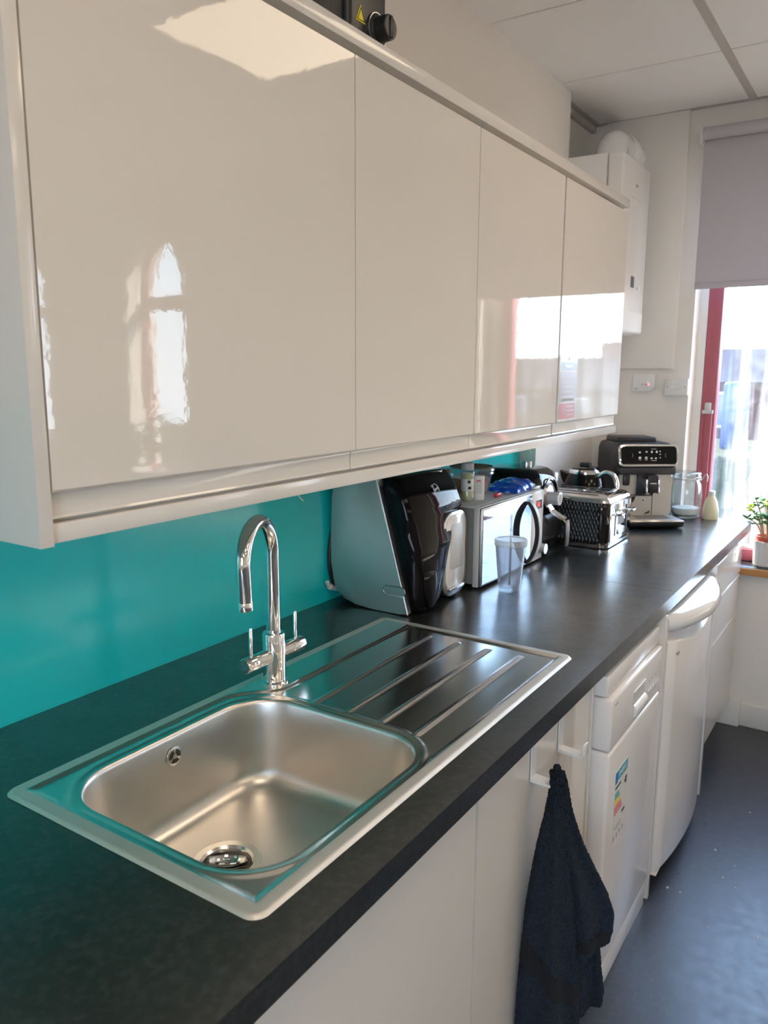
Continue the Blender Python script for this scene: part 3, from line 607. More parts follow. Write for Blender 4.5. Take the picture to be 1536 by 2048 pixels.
# round emblem with script lettering
EX, EY, EZ = 1.003, -.2595, 1.2225
sl_ = math.atan2(.028, .045); EM = Matrix.Translation((EX, EY, EZ))@Matrix.Rotation(PI/2-.48, 4, 'X')
ring = [EM@Vector((.0135*math.cos(2*PI*k/28), .0145*math.sin(2*PI*k/28)*(1-.12*math.cos(2*PI*k/28)), .001)) for k in range(29)]
ob('emblem_ring', tube(nb(), ring, .0009, 6), 'icon', fa)
ob('emblem_dot', tube(nb(), [EM@Vector((-.0165+.003*math.cos(2*PI*k/14), .010+.003*math.sin(2*PI*k/14), .001)) for k in range(15)], .0006, 6), 'icon', fa)
text('Virgin', .0105, 'icon', 'lettering', fa, EM@Matrix.Translation((0, 0, .0012))@Matrix.Rotation(.3, 4, 'Z'), .4, .0003)
ob('power_cable', tube(nb(), smooth_pts([(.93, -.020, 1.17), (.90, -.014, 1.15), (.872, -.014, 1.10), (.860, -.014, 1.04), (.866, -.014, .985), (.885, -.016, .955), (.91, -.025, .94)], 6), .005, 10), 'black', t)
ob('water_hose', tube(nb(), smooth_pts([(.845, -.018, .968), (.855, -.016, .955), (.868, -.017, .948), (.89, -.022, .94)], 5), [.006]*6+[.009]*4+[.007]*6, 10), 'white', t)

# ------------------------------------------------------------------ microwave
t = T('microwave', 'silver microwave with a mirrored door and curved handle', 'microwave', (1.41, -.15, H))
MX0, MX1, MF, MZ = 1.186, 1.645, -.302, 1.150
ob('body', box(nb(), MX0+.004, MX1-.004, MF+.022, -.008, H+.012, MZ, .004), 'midgrey', t)
ob('top_plate', box(nb(), MX0, MX1, MF+.02, -.008, MZ-.004, MZ+.001, .001, 1), 'lightgrey', t)
fr2 = ob('front_frame', box(nb(), MX0, MX1, MF+.004, MF+.022, H+.006, MZ, .003), 'lightgrey', t)
dr = ob('door', box(nb(), MX0+.002, 1.548, MF-.004, MF+.006, H+.008, MZ-.003, .003), 'satin', t)
ob('mirror_glass', box(nb(), MX0+.009, 1.542, MF-.0052, MF-.003, H+.014, MZ-.010), 'mirror', dr)
cp = ob('control_panel', box(nb(), 1.551, MX1-.001, MF-.004, MF+.006, H+.008, MZ-.002, .003), 'white_app', t)
ob('display', box(nb(), 1.580, 1.626, MF-.0055, MF-.003, 1.090, 1.118), 'display', cp); ob('digits', box(nb(), 1.586, 1.610, MF-.0062, MF-.005, 1.096, 1.112), 'digit', cp)
ob('symbol', box(nb(), 1.598, 1.604, MF-.0046, MF-.003, 1.055, 1.062), 'print_grey', cp)
ob('dial', cyl(nb(), (1.618, MF-.004, .955), .017, -.024, 'y', 24, .0), 'satin', cp)
pts = []
for k in range(21):
    a = -1.15+2.3*k/20; pts.append((1.512, MF-.008-.036*(math.cos(a)-math.cos(1.15))/(1-math.cos(1.15)), 1.026+.100*math.sin(a)/math.sin(1.15)))
b = nb(); L = [[(p[0]-.011, p[1]-.005, p[2]), (p[0]+.011, p[1]-.005, p[2]), (p[0]+.011, p[1]+.008, p[2]), (p[0]-.011, p[1]+.008, p[2])] for p in pts]; loft(b, L); ob('handle', b, 'black_soft', dr, 60)
b = nb(); L = [[(p[0]-.009, p[1]-.007, p[2]), (p[0]+.009, p[1]-.007, p[2]), (p[0]+.009, p[1]-.004, p[2]), (p[0]-.009, p[1]-.004, p[2])] for p in pts]; loft(b, L); ob('handle_face', b, 'lightgrey', dr, 60)
for x in (MX0+.03, MX1-.03):
    for y in (-.27, -.04): ob('foot', cyl(nb(), (x, y, H), .012, .014), 'black', t)
# things on the microwave
MT = MZ+.001
t = T('spice_jar', 'glass jar of pale yellow contents with a printed label on microwave', 'jar', (1.275, -.212, MT), local=True)
ob('glass', lathe(nb(), [(.001, 0), (.019, 0), (.021, .004), (.021, .020), (.0185, .028), (.0185, .068), (.021, .076), (.0215, .084), (.019, .090), (.0165, .094)], seg=28), 'glass_clear', t)
ob('contents', lathe(nb(), [(.001, .002), (.0175, .002), (.0195, .006), (.0195, .019), (.0172, .027), (.0172, .068), (.0195, .077), (.0185, .082), (.001, .083)], seg=28), 'pale_liquid', t)
ob('label', lathe(nb(), [(.0187, .030), (.0188, .030), (.0188, .066), (.0187, .066)], seg=28), 'label_white', t)
ob('cap', lathe(nb(), [(.0175, .092), (.0185, .094), (.0185, .112), (.016, .114), (.001, .114)], seg=28), 'lightgrey', t)
for a_, z_ in ((-2.4, .058), (-2.3, .040)):
    b = nb(); box(b, -.0045, .0045, -.0194, -.0186, z_-.004, z_+.004)
    for v in b.verts: v.co = Matrix.Rotation(a_+PI/2, 3, 'Z')@v.co
    ob('print', b, 'print_black', t)
t = T('shaker', 'white printed shaker tub beside the yellow spice jar', 'shaker', (1.318, -.226, MT), local=True)
ob('tub', lathe(nb(), [(.001, 0), (.0185, 0), (.019, .002), (.0190, .068), (.0175, .072), (.001, .073)], seg=28), 'label_white', t)
for k in range(6):
    b = nb(); box(b, -.010, .006+.003*random.random(), -.0196, -.0188, .022+.006*k, .0235+.006*k)
    for v in b.verts: v.co = Matrix.Rotation(-.9, 3, 'Z')@v.co
    ob('text_line', b, 'print_grey', t)
b = nb(); box(b, -.010, .004, -.0197, -.0188, .055, .061)
for v in b.verts: v.co = Matrix.Rotation(-.9, 3, 'Z')@v.co
ob('stamp', b, 'pink_print', t)
t = T('food_tub', 'clear round plastic tub with brown contents on the microwave', 'tub', (1.428, -.145, MT), local=True)
ob('shell', lathe(nb(), [(.001, 0), (.052, 0), (.056, .004), (.066, .055), (.070, .062), (.074, .064), (.072, .070), (.076, .074), (.074, .080), (.068, .084)], seg=40), 'plastic_clear', t)
ob('contents', lathe(nb(), [(.001, .003), (.050, .003), (.058, .040), (.059, .048), (.001, .050)], seg=32), 'copper', t)
ob('lid', lathe(nb(), [(.001, .082), (.060, .082), (.068, .085), (.066, .080)], seg=40), 'brown', t)
t = T('basket', 'brown ribbed basket on the microwave behind the spice jar', 'basket', (1.262, -.085, MT), local=True)
ob('wall', box(nb(), -.06, .06, -.04, .06, 0, .085, .006), 'brown', t)
for k in range(12): ob('rib', cyl(nb(), (-.055+.010*k, -.040, .002), .0042, .082, seg=10), 'brown', t)
# blue foil packet
t = T('snack_packet', 'crumpled blue foil packet lying on the microwave', 'packet', (1.560, -.228, MT), local=True)
b = nb(); NXX, NYY = 40, 24; up, dn = {}, {}
for i in range(NXX+1):
    for j in range(NYY+1):
        u, v = 2*i/NXX-1, 2*j/NYY-1; pf = max(0, (1-u**4))*max(0, (1-v**4)); n_ = .004*math.sin(3*u+2*v)+.0015*math.sin(6*v-4*u+1)+.0008*math.sin(15*u+2)
        x, y = u*.082+.003*math.sin(9*v), v*.055+.003*math.sin(8*u+.5)
        hgt = .004+pf**.6*(.027+n_)*(1 if u > -.5 else .6+.4*math.sin(u*4)**2)+.003*abs(math.sin(13*u))*(1-pf)
        up[i, j] = b.verts.new((x, y, hgt)); dn[i, j] = b.verts.new((x, y, .001 if pf < .2 else 0.0005))
for i in range(NXX):
    for j in range(NYY):
        b.faces.new((up[i, j], up[i+1, j], up[i+1, j+1], up[i, j+1])); b.faces.new((dn[i, j], dn[i, j+1], dn[i+1, j+1], dn[i+1, j]))
rim = [(i, 0) for i in range(NXX)]+[(NXX, j) for j in range(NYY)]+[(i, NYY) for i in range(NXX, 0, -1)]+[(0, j) for j in range(NYY, 0, -1)]
for k in range(len(rim)): a, c = rim[k], rim[(k+1) % len(rim)]; b.faces.new((up[a], dn[a], dn[c], up[c]))
ob('foil', b, 'blue_foil', t, 60)
ob('seal', box(nb(), .078, .086, -.045, .040, .003, .012, .002), 'chrome', t); ob('seal', box(nb(), .03, .080, -.068, -.050, .001, .010, .002), 'paper', t)
tag(ob('red_clip', box(nb(), 1.372, 1.412, -.262, -.250, MT, MT+.012, .004), 'red'), 'small red plastic clip on the microwave edge', 'clip')

# ------------------------------------------------------------------ tumbler
t = T('tumbler', 'clear plastic tumbler with a lid and straw in front of the microwave', 'tumbler', (1.228, -.378, H), local=True)
ob('cup', lathe(nb(), [(.001, .001), (.028, .001), (.0305, .004), (.0315, .010), (.0435, .138), (.0425, .139), (.0300, .014), (.0285, .009), (.001, .008)], seg=44), 'plastic_clear', t)
ob('inner_wall', lathe(nb(), [(.001, .014), (.024, .014), (.0270, .018), (.0395, .134)], seg=44), 'plastic_clear', t)
ob('lid', lathe(nb(), [(.0425, .134), (.0455, .135), (.0462, .138), (.0462, .150), (.0445, .1535), (.038, .1535), (.036, .1515), (.001, .1515)], seg=44), 'plastic_lid', t)
ob('straw', lathe(nb(), [(.0035, .018), (.0035, .222), (.0028, .222), (.0028, .018)], (0, 0, 0), 14), 'plastic_clear', t)
ob('straw_stop', lathe(nb(), [(.0035, .176), (.0062, .177), (.0062, .180), (.0035, .181)], (0, 0, 0), 14), 'plastic_clear', t)

# ------------------------------------------------------------------ air fryer
t = T('air_fryer', 'black air fryer with a chrome handle between microwave and toaster', 'air fryer', (1.80, -.15, H))
b = nb(); L = []
for z, g, r in ((H+.001, .012, .05), (H+.010, .002, .055), (H+.10, -.002, .06), (1.10, 0, .06), (1.155, .004, .06), (1.185, .016, .058), (1.198, .034, .05), (1.202, .055, .04)):
    L.append([(x, y, z) for x, y in rrect(1.775, -.145, .240-2*g, .262-2*g, r-.2*g)])
loft(b, L); bd = ob('body', b, 'black_gloss', t, 50)
ob('knob', lathe(nb(), [(.019, 0), (.019, .016), (.017, .018), (.001, .018)], (1.81, -.17, 1.200), 24), 'satin', bd)
arc = [(1.775+.075*math.cos(a), -.277-.0, 1.085+.085*math.sin(a)) for a in [PI*k/16 for k in range(2, 17)]]
ob('trim_arc', tube(nb(), arc, .0035, 8), 'satin', bd)
ob('corner_plate', box(nb(), 1.835, 1.88, -.268, -.22, 1.14, 1.182, .012, 3), 'satin', bd)
b = nb(); lathe(b, [(.001, 0), (.040, 0), (.040, -.004), (.034, -.012), (.001, -.012)], (1.742, -.276, 1.115), 32, 'y'); ob('dial_plate', b, 'satin', bd)
dl = ob('dial', lathe(nb(), [(.022, 0), (.022, -.035), (.020, -.038), (.001, -.038)], (1.742, -.286, 1.105), 28, 'y'), 'grey', t)
ob('dial_ring', lathe(nb(), [(.012, -.037), (.0225, -.037), (.0225, -.0395), (.012, -.0395), (.012, -.037)], (1.742, -.286, 1.105), 28, 'y'), 'white_gloss', dl)
hp_ = [(1.742, -.282, 1.080), (1.750, -.300, 1.056), (1.760, -.322, 1.040), (1.772, -.336, 1.030), (1.778, -.342, 1.020)]
hp_ = smooth_pts(hp_, 5); b = nb(); L = [[(p[0]-.016, p[1], p[2]-.003), (p[0]+.016, p[1], p[2]-.003), (p[0]+.016, p[1]-.002, p[2]+.004), (p[0]-.016, p[1]-.002, p[2]+.004)] for p in hp_]; loft(b, L); hd = ob('handle_arm', b, 'chrome', t, 40)
ob('handle_grip', tube(nb(), [(1.778, -.340, 1.028), (1.779, -.341, 1.0), (1.784, -.338, .95), (1.786, -.337, .935)], [.008, .009, .009, .007], 14), 'satin', hd)
ob('basket_front', box(nb(), 1.675, 1.885, -.290, -.20, H+.03, 1.05, .03, 4), 'black', t)

# ------------------------------------------------------------------ toaster
t = T('toaster', 'black four-slice toaster with diamond-textured sides and chrome trim', 'toaster', (2.045, -.285, H))
A0, A1, C0, C1 = 1.902, 2.190, -.442, -.130
cx, cy, wx, wy = (A0+A1)/2, (C0+C1)/2, A1-A0, C1-C0
b = nb(); L = []
for z, g in ((H+.014, .004), (H+.022, .002), (1.05, .0), (1.068, .002), (1.080, .007)): L.append([(x, y, z) for x, y in rrect(cx, cy, wx-2*g, wy-2*g, .035)])
loft(b, L); bd = ob('body', b, 'black_gloss', t, 50)
b = nb(); L = []
for z, g in ((H+.002, .012), (H+.004, .0), (H+.016, -.002), (H+.018, .004)): L.append([(x, y, z) for x, y in rrect(cx, cy, wx-2*g, wy-2*g, .035)])
loft(b, L); ob('base_band', b, 'chrome', t, 40)
b = nb(); L = []
for z, g in ((1.074, .0), (1.084, .0035), (1.092, .012), (1.0945, .022)): L.append([(x, y, z) for x, y in rrect(cx, cy, wx-2*g, wy-2*g, .034)])
loft(b, L); tpp = ob('top_cover', b, 'chrome', t, 40)
for k in range(4): ob('slot', box(nb(), A0+.045+.056*k, A0+.066+.056*k, C0+.055, C1-.025, 1.092, 1.0952), 'black', tpp)
for sx, xx in ((-1, A0), (1, A1)):            # raised diamond facets on the long sides
    b = nb()
    for i in range(20):
        for j in range(9):
            y = C0+.036+.0128*i+(.0064 if j % 2 else 0); z = H+.030+.0155*j
            if y > C1-.04: continue
            c_ = b.verts.new((xx+sx*.0014, y, z)); q = [b.verts.new((xx-sx*.0005, y+dy_, z+dz_)) for dy_, dz_ in ((-.0062, 0), (0, -.0145), (.0062, 0), (0, .0145))]
            for k in range(4): b.faces.new((q[k], q[(k+1) % 4], c_))
    f_ = ob('facet_pattern', b, 'black', bd, 10); f_['kind'] = 'stuff'
ob('front_plate', box(nb(), A0+.028, A1-.022, C0-.004, C0+.01, H+.020, 1.070, .004), 'chrome', t)
for k in (0, 1):
    x = A0+.075+.135*k
    ob('lever_slot', box(nb(), x-.006, x+.006, C0-.006, C0, H+.040, 1.062, .002), 'black', t)
    lv = ob('lever', box(nb(), x-.020, x+.020, C0-.036, C0-.004, 1.026, 1.036, .004), 'chrome', t)
    ob('lever_post', cyl(nb(), (x, C0-.006, 1.05), .012, .018, 'z', 16), 'satin', lv)
ob('grille', box(nb(), A0+.11, A0+.175, C0-.006, C0, .985, 1.02, .001), 'lightgrey', t)
for k in range(6): ob('grille_line', box(nb(), A0+.113+.010*k, A0+.117+.010*k, C0-.0075, C0-.004, .987, 1.018), 'grey', t)
ob('button_plate', box(nb(), A0+.105, A0+.18, C0-.010, C0, H+.040, .972, .003), 'satin', t)

# ------------------------------------------------------------------ kettle
t = T('kettle', 'glossy black dome kettle with chrome rim behind the toaster', 'kettle', (2.335, -.205, H), local=True)
ob('body', lathe(nb(), [(.001, .001), (.085, .001), (.088, .008), (.090, .05), (.089, .10), (.085, .15), (.076, .19), (.066, .215)], seg=48), 'black_gloss', t)
ob('base_ring', lathe(nb(), [(.088, .002), (.092, .004), (.091, .014), (.088, .015)], seg=48), 'chrome', t)
ob('rim', lathe(nb(), [(.064, .214), (.068, .214), (.068, .222), (.060, .230), (.056, .230)], seg=48), 'chrome', t)
ld = ob('lid', lathe(nb(), [(.060, .226), (.052, .236), (.030, .242), (.001, .243)], seg=40), 'black_gloss', t)
ob('lid_grip', box(nb(), -.012, .012, -.022, .022, .238, .256, .005), 'black', ld)
b = nb(); L = []
for q, w_, z0_, z1_ in ((.060, .026, .120, .205), (.082, .020, .150, .212), (.104, .012, .188, .218)): L.append([(-w_, q, z1_), (w_, q, z1_), (w_*.5, q-.004, z0_), (-w_*.5, q-.004, z0_)])
loft(b, L); ob('spout', b, 'black_gloss', t, 60)
hpts = smooth_pts([(-.02, -.064, .205), (-.024, -.095, .222), (-.03, -.128, .212), (-.034, -.142, .175), (-.034, -.138, .12), (-.028, -.120, .06), (-.02, -.092, .035)], 6)
ob('handle', tube(nb(), hpts, .011, 14), 'chrome', t)
ob('handle_inner', tube(nb(), [Vector(p)+Vector((0, .006, -.003)) for p in hpts], .0095, 12), 'black', t)

# ------------------------------------------------------------------ coffee machine (local: front = -y)
t = T('coffee_machine', 'black and silver bean-to-cup coffee machine in the corner by the window', 'coffee machine', (2.436, -.450, H), math.radians(-54), local=True)
b = nb(); L = []
for z, g, yb in ((.012, .0, .34), (.10, 0, .34), (.24, 0, .34), (.300, .001, .34), (.322, .006, .335), (.330, .016, .32)):
    L.append([(x, y, z) for x, y in rrect(0, (.085+yb)/2, .246-2*g, yb-.085-2*g, .022)])
loft(b, L); bd = ob('body', b, 'black_soft', t, 50)
ob('hopper_lid', box(nb(), -.095, .075, .16, .315, .322, .350, .010, 3), 'black', t)
ob('foot_plinth', box(nb(), -.115, .115, .02, .33, 0, .014, .003), 'black', t)
# head with chrome-rimmed panel, tilted back
hdm = Matrix.Translation((0, .070, .282))@Matrix.Rotation(math.radians(-12), 4, 'X')
def tf(b, m):
    for v in b.verts: v.co = m@v.co
    return b
hd = ob('head', tf(box(nb(), -.123, .123, -.008, .10, -.050, .040, .014, 3), hdm), 'black_soft', t)
ob('panel_rim', tf(prism(nb(), rrect(0, 0, .246, .088, .016), -.016, -.006, 'y', .003, 2), hdm), 'chrome', hd)
ob('control_panel', tf(prism(nb(), rrect(0, 0, .230, .074, .012), -.0185, -.012, 'y', .001, 1), hdm), 'black_gloss', hd)
for x, z, wd, hg in ((-.038, .012, .008, .006), (-.010, .014, .007, .006), (.012, .014, .007, .008), (.032, .014, .007, .008), (-.038, -.010, .010, .008), (-.012, -.010, .010, .008), (.010, -.012, .007, .005), (.028, -.012, .007, .005), (.046, .016, .004, .004), (.046, .004, .004, .004), (.046, -.010, .004, .004), (.020, .026, .022, .0015), (-.038, -.018, .012, .0015), (-.012, -.018, .012, .0015), (.020, -.021, .022, .0015)):
    ob('icon', tf(box(nb(), x-wd/2, x+wd/2, -.0192, -.0184, z-hg/2, z+hg/2), hdm), 'icon', hd)
for sx in (-1, 1):
    pts = [hdm@Vector((sx*.075+sx*-.008*math.cos(a), -.019, .010*math.sin(a))) for a in [-1+2*k/8 for k in range(9)]]; ob('arc_mark', tube(nb(), pts, .0006, 5), 'grey', hd)
ob('chin', box(nb(), -.118, .118, .052, .10, .205, .236, .006), 'black_soft', t)
# brushed silver front
sf = ob('front_plate', prism(nb(), rrect(.0, .121, .222, .184, .020), .070, .090, 'y', .002, 1), 'satin', t)
M['satin_beige'] = mat('satin_beige', (.58, .55, .50), .34, metal=.75)
sf.data.materials[0] = M['satin_beige']
ob('service_door', box(nb(), -.078, .030, .066, .072, .034, .118, .002, 1), 'satin_beige', sf)
ob('recess', box(nb(), -.078, .03, .0665, .0705, .118, .121), 'black', sf)
b = nb(); prism(b, [(-.070, .112), (-.040, .116), (-.046, .098), (-.056, .085), (-.058, .066), (-.066, .064), (-.070, .085)], .0645, .068, 'y'); ob('worn_patch', b, 'black', sf)
b = nb(); prism(b, [(-.002, .040), (.020, .044), (.022, .056), (.014, .050), (.004, .046)], .0645, .068, 'y'); ob('worn_patch', b, 'black', sf)
ob('lock_hole', cyl(nb(), (-.008, .067, .098), .003, -.003, 'y', 12), 'black', sf)
ob('seam', box(nb(), .0295, .031, .0655, .071, .034, .15), 'black', sf)
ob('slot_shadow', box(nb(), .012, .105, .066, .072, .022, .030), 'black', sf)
ob('steam_block', box(nb(), -.098, -.070, .055, .085, .160, .206, .006), 'black', t)
sp_ = ob('spout', box(nb(), -.010, .034, .020, .085, .135, .206, .004), 'black', t)
ob('spout_column', box(nb(), -.040, -.008, .050, .085, .118, .208, .003), 'black', t)
for x in (-.014, .036): ob('spout_cheek', box(nb(), x-.003, x+.003, .016, .06, .130, .192, .002), 'chrome', sp_)
ob('spout_label', box(nb(), .0, .026, .0192, .0205, .172, .176), 'icon', sp_)
ob('spout_tip', prism(nb(), [(.002, .135), (.012, .124), (.022, .135)], .028, .05, 'y'), 'black', sp_)
dt = ob('drip_tray', prism(nb(), [(-.080, .002), (.090, .002), (.034, .002)] and [(-.045, .004), (.09, .004), (.09, .034), (-.045, .034), (-.058, .030), (-.056, .014)], -.118, .118, 'x', .004, 2), 'black', t)
gr = ob('tray_grille', box(nb(), -.112, .112, -.045, .066, .033, .037, .002), 'satin', dt)
for k in range(14): ob('grille_slot', box(nb(), -.06+.010*k, -.055+.010*k, -.03, .055, .0366, .0374), 'black', gr)
ob('tray_edge', box(nb(), -.116, .116, -.062, -.046, .028, .036, .003), 'chrome', dt)

# ------------------------------------------------------------------ jar, bottle
t = T('storage_jar', 'clip-top glass jar with a little sugar in it beside the coffee machine', 'jar', (2.735, -.520, H), local=True)
ob('glass', lathe(nb(), [(.001, .003), (.046, .001), (.056, .006), (.062, .018), (.0635, .045), (.0630, .115), (.058, .148), (.050, .164), (.049, .170)], seg=48), 'glass_clear', t)
ob('glass_base', lathe(nb(), [(.001, .012), (.050, .010), (.057, .016), (.059, .022)], seg=48), 'glass_clear', t)
ob('sugar', lathe(nb(), [(.001, .013), (.048, .012), (.056, .020), (.0575, .045), (.050, .047), (.001, .046)], seg=36), 'sugar', t)
ob('lid', lathe(nb(), [(.048, .170), (.056, .172), (.057, .178), (.054, .182), (.057, .186), (.056, .196), (.048, .202), (.001, .204)], seg=48), 'glass_clear', t)
ob('clip', tube(nb(), smooth_pts([(.01, -.055, .162), (.012, -.062, .177), (.012, -.072, .192), (.010, -.080, .186), (.010, -.080, .162)], 5), .0022, 8), 'satin', t)
ob('wire', tube(nb(), [(.0565*math.cos(2*PI*k/32), .0565*math.sin(2*PI*k/32), .170) for k in range(33)], .0014, 6), 'satin', t)
t = T('bottle', 'pale yellow plastic bottle with white cap behind the sugar jar', 'bottle', (2.765, -.618, H), local=True)
ob('flask', lathe(nb(), [(.001, 0), (.032, 0), (.034, .006), (.033, .04), (.026, .075), (.014, .098), (.012, .104)], seg=32), 'cream_plastic', t)
ob('cap', lathe(nb(), [(.0125, .102), (.0145, .103), (.0145, .118), (.012, .121), (.001, .121)], seg=24), 'white', t)

# ------------------------------------------------------------------ sill plant
t = T('potted_plant', 'small succulent in a white fluted pot on the window sill', 'potted plant', (2.862, -.842, .716), local=True)
b = nb(); L = []
for r, z in ((.050, 0), (.053, .003), (.056, .06), (.058, .104), (.059, .108), (.054, .108), (.052, .06)): L.append([((r+(.0016 if k % 4 < 2 else 0))*math.cos(2*PI*k/112), (r+(.0016 if k % 4 < 2 else 0))*math.sin(2*PI*k/112), z) for k in range(112)])
loft(b, L, True, False); ob('pot', b, 'pot', t, 25)
ob('inner_pot', lathe(nb(), [(.047, .05), (.050, .122), (.053, .123), (.053, .128), (.048, .128), (.045, .100)], seg=40), 'terracotta', t)
ob('soil', lathe(nb(), [(.047, .108), (.03, .112), (.001, .114)], seg=24), 'soil', t)
lfm = {}
def leaf_mesh(mn):
    b = nb(); r1 = [b.verts.new((x, y, z)) for x, y, z in ((0, 0, 0), (.006, .007, .001), (.014, .009, .002), (.021, .006, .001), (.024, 0, 0), (.021, -.006, .001), (.014, -.009, .002), (.006, -.007, .001))]
    c_ = b.verts.new((.013, 0, .005)); d_ = b.verts.new((.013, 0, -.003))
    for k in range(8): b.faces.new((r1[k], r1[(k+1) % 8], c_)); b.faces.new((r1[(k+1) % 8], r1[k], d_))
    bmesh.ops.recalc_face_normals(b, faces=b.faces[:])
    me = bpy.data.meshes.new('leaf'); b.to_mesh(me); b.free(); me.materials.append(M[mn])
    for p in me.polygons: p.use_smooth = True
    return me
lg, ll = leaf_mesh('leaf'), leaf_mesh('leaf_backlit')  # lime copy paints the sun shining through some tip leaves
rnd = random.Random(3)
for k in range(13):
    a = 2*PI*k/13+rnd.uniform(-.3, .3); rad = rnd.uniform(.05, .115); hgt = rnd.uniform(.20, .305) if k else .31
    p0 = Vector((.02*math.cos(a), .02*math.sin(a), .11)); p3 = Vector((rad*math.cos(a), rad*math.sin(a), hgt)); p1 = p0.lerp(p3, .4)+Vector((0, 0, .03)); pts = smooth_pts([p0, p1, p3], 5)
    sm = ob('stem', tube(nb(), pts, [.0035-.0018*i/(len(pts)-1) for i in range(len(pts))], 6), 'stem', t)
    for q in range(11):
        tt = 1-.07*q*(.7 if q < 6 else 1); p = pts[min(int(tt*(len(pts)-1)), len(pts)-1)]
        if tt < .45: continue
        lo = bpy.data.objects.new('leaf', ll if (q < 4 and k % 3 == 0) else lg); COL.objects.link(lo); lo.parent = sm
        lo.location = p; lo.rotation_euler = (rnd.uniform(-.5, .5), rnd.uniform(-.9, .2), q*2.4+rnd.uniform(-.4, .4)); s_ = rnd.uniform(1.0, 1.55)*(1 if q > 1 else .85); lo.scale = (s_, s_, s_)

# ------------------------------------------------------------------ roller blind
t = T('roller_blind', 'grey roller blind half drawn over the window', 'blind', (2.74, -.95, 2.47))
BY0, BY1 = -1.445, -.478
ob('roller', cyl(nb(), (2.745, BY0, 2.475), .024, BY1-BY0-.006, 'y', 28), 'blind', t)
ob('fabric', box(nb(), 2.7665, 2.7680, BY0+.006, BY1-.008, 1.895, 2.475), 'blind', t)
ob('bottom_bar', box(nb(), 2.7625, 2.772, BY0+.006, BY1-.008, 1.872, 1.898, .003), 'blind', t)
for y in (BY1-.004, BY0-.004): ob('bracket', box(nb(), 2.722, XF-.0005, y-.003, y+.006, 2.435, 2.505, .002), 'white', t)
ob('end_cap', cyl(nb(), (2.745, BY1-.008, 2.475), .017, .014, 'y', 20), 'white_gloss', t)

# ------------------------------------------------------------------ boiler with flue
t = T('boiler', 'white wall-hung boiler with a flue pipe bending to the window wall', 'boiler', (2.516, -.15, 1.68))
ob('rear_casing', box(nb(), 2.334, 2.700, -.232, -.0005, 1.70, 2.352, .004), 'white_app', t)
fc = ob('front_casing', box(nb(), 2.332, 2.702, -.296, -.235, 1.700, 2.350, .010, 3), 'white_app', t)
ob('lower_flap', prism(nb(), [(-.2965, 1.775), (-.2965, 1.700), (-.292, 1.690), (-.25, 1.682), (-.02, 1.682), (-.02, 1.70), (-.28, 1.702), (-.29, 1.775)], 2.336, 2.698, 'x', .002, 1), 'white_app', t)
ob('display', box(nb(), 2.505, 2.548, -.2975, -.295, 1.868, 1.912, .001, 1), 'glaze', fc); ob('knob', cyl(nb(), (2.60, -.295, 1.87), .008, -.008, 'y', 16), 'white', fc)
ob('logo', box(nb(), 2.505, 2.535, -.2968, -.295, 2.252, 2.262), 'print_grey', fc); ob('grip_line', box(nb(), 2.45, 2.60, -.2967, -.295, 2.205, 2.208), 'lightgrey', fc)
fl_ = smooth_pts([(2.515, -.185, 2.345), (2.515, -.185, 2.375), (2.522, -.185, 2.402), (2.542, -.185, 2.422), (2.572, -.185, 2.430), (2.63, -.185, 2.432), (2.7995, -.185, 2.432)], 5)
fp = ob('flue', tube(nb(), fl_, .062, 28), 'white_gloss', t)
ob('flue_collar', tube(nb(), [(2.632, -.185, 2.432), (2.64, -.185, 2.432), (2.72, -.185, 2.432), (2.722, -.185, 2.432)], [.064, .068, .068, .064], 28), 'white_gloss', fp)
ob('flue_base', lathe(nb(), [(.062, 0), (.076, 0), (.076, .012), (.064, .016)], (2.515, -.185, 2.351), 28), 'white_gloss', fp)
ob('wall_seal', lathe(nb(), [(.062, 0), (.080, .0), (.078, -.014), (.063, -.016)], (2.7995, -.185, 2.432), 28, 'x'), 'white', fp)
# ------------------------------------------------------------------ alarm and switch
t = T('alarm', 'square white alarm unit with a red light on the far wall', 'alarm', (2.79, -.30, 1.448))
ob('case', prism(nb(), [(-.347, 1.525), (-.252, 1.522), (-.252, 1.447), (-.325, 1.447), (-.347, 1.462)], 2.772, XF, 'x', .003, 2), 'white', t)
for k in range(3): ob('light', box(nb(), 2.7705, 2.7725, -.298-.013*k, -.293-.013*k, 1.474, 1.480), 'red_led' if k == 2 else 'print_grey', t)
ob('grille', box(nb(), 2.771, 2.7725, -.276, -.258, 1.455, 1.462), 'lightgrey', t)
t = T('wall_switch', 'white double switch plate beside the window', 'switch', (2.79, -.44, 1.44))
ob('back_box', box(nb(), 2.768, XF, -.486, -.396, 1.434, 1.502, .002), 'white', t); pl = ob('plate', box(nb(), 2.760, 2.769, -.489, -.393, 1.431, 1.505, .002), 'white', t)
for y in (-.428, -.452): ob('rocker', box(nb(), 2.757, 2.762, y-.009, y+.009, 1.456, 1.480, .002), 'white_gloss', pl)
for y in (-.405, -.477): ob('screw', cyl(nb(), (2.761, y, 1.468), .003, -.002, 'x', 10), 'print_grey', pl)

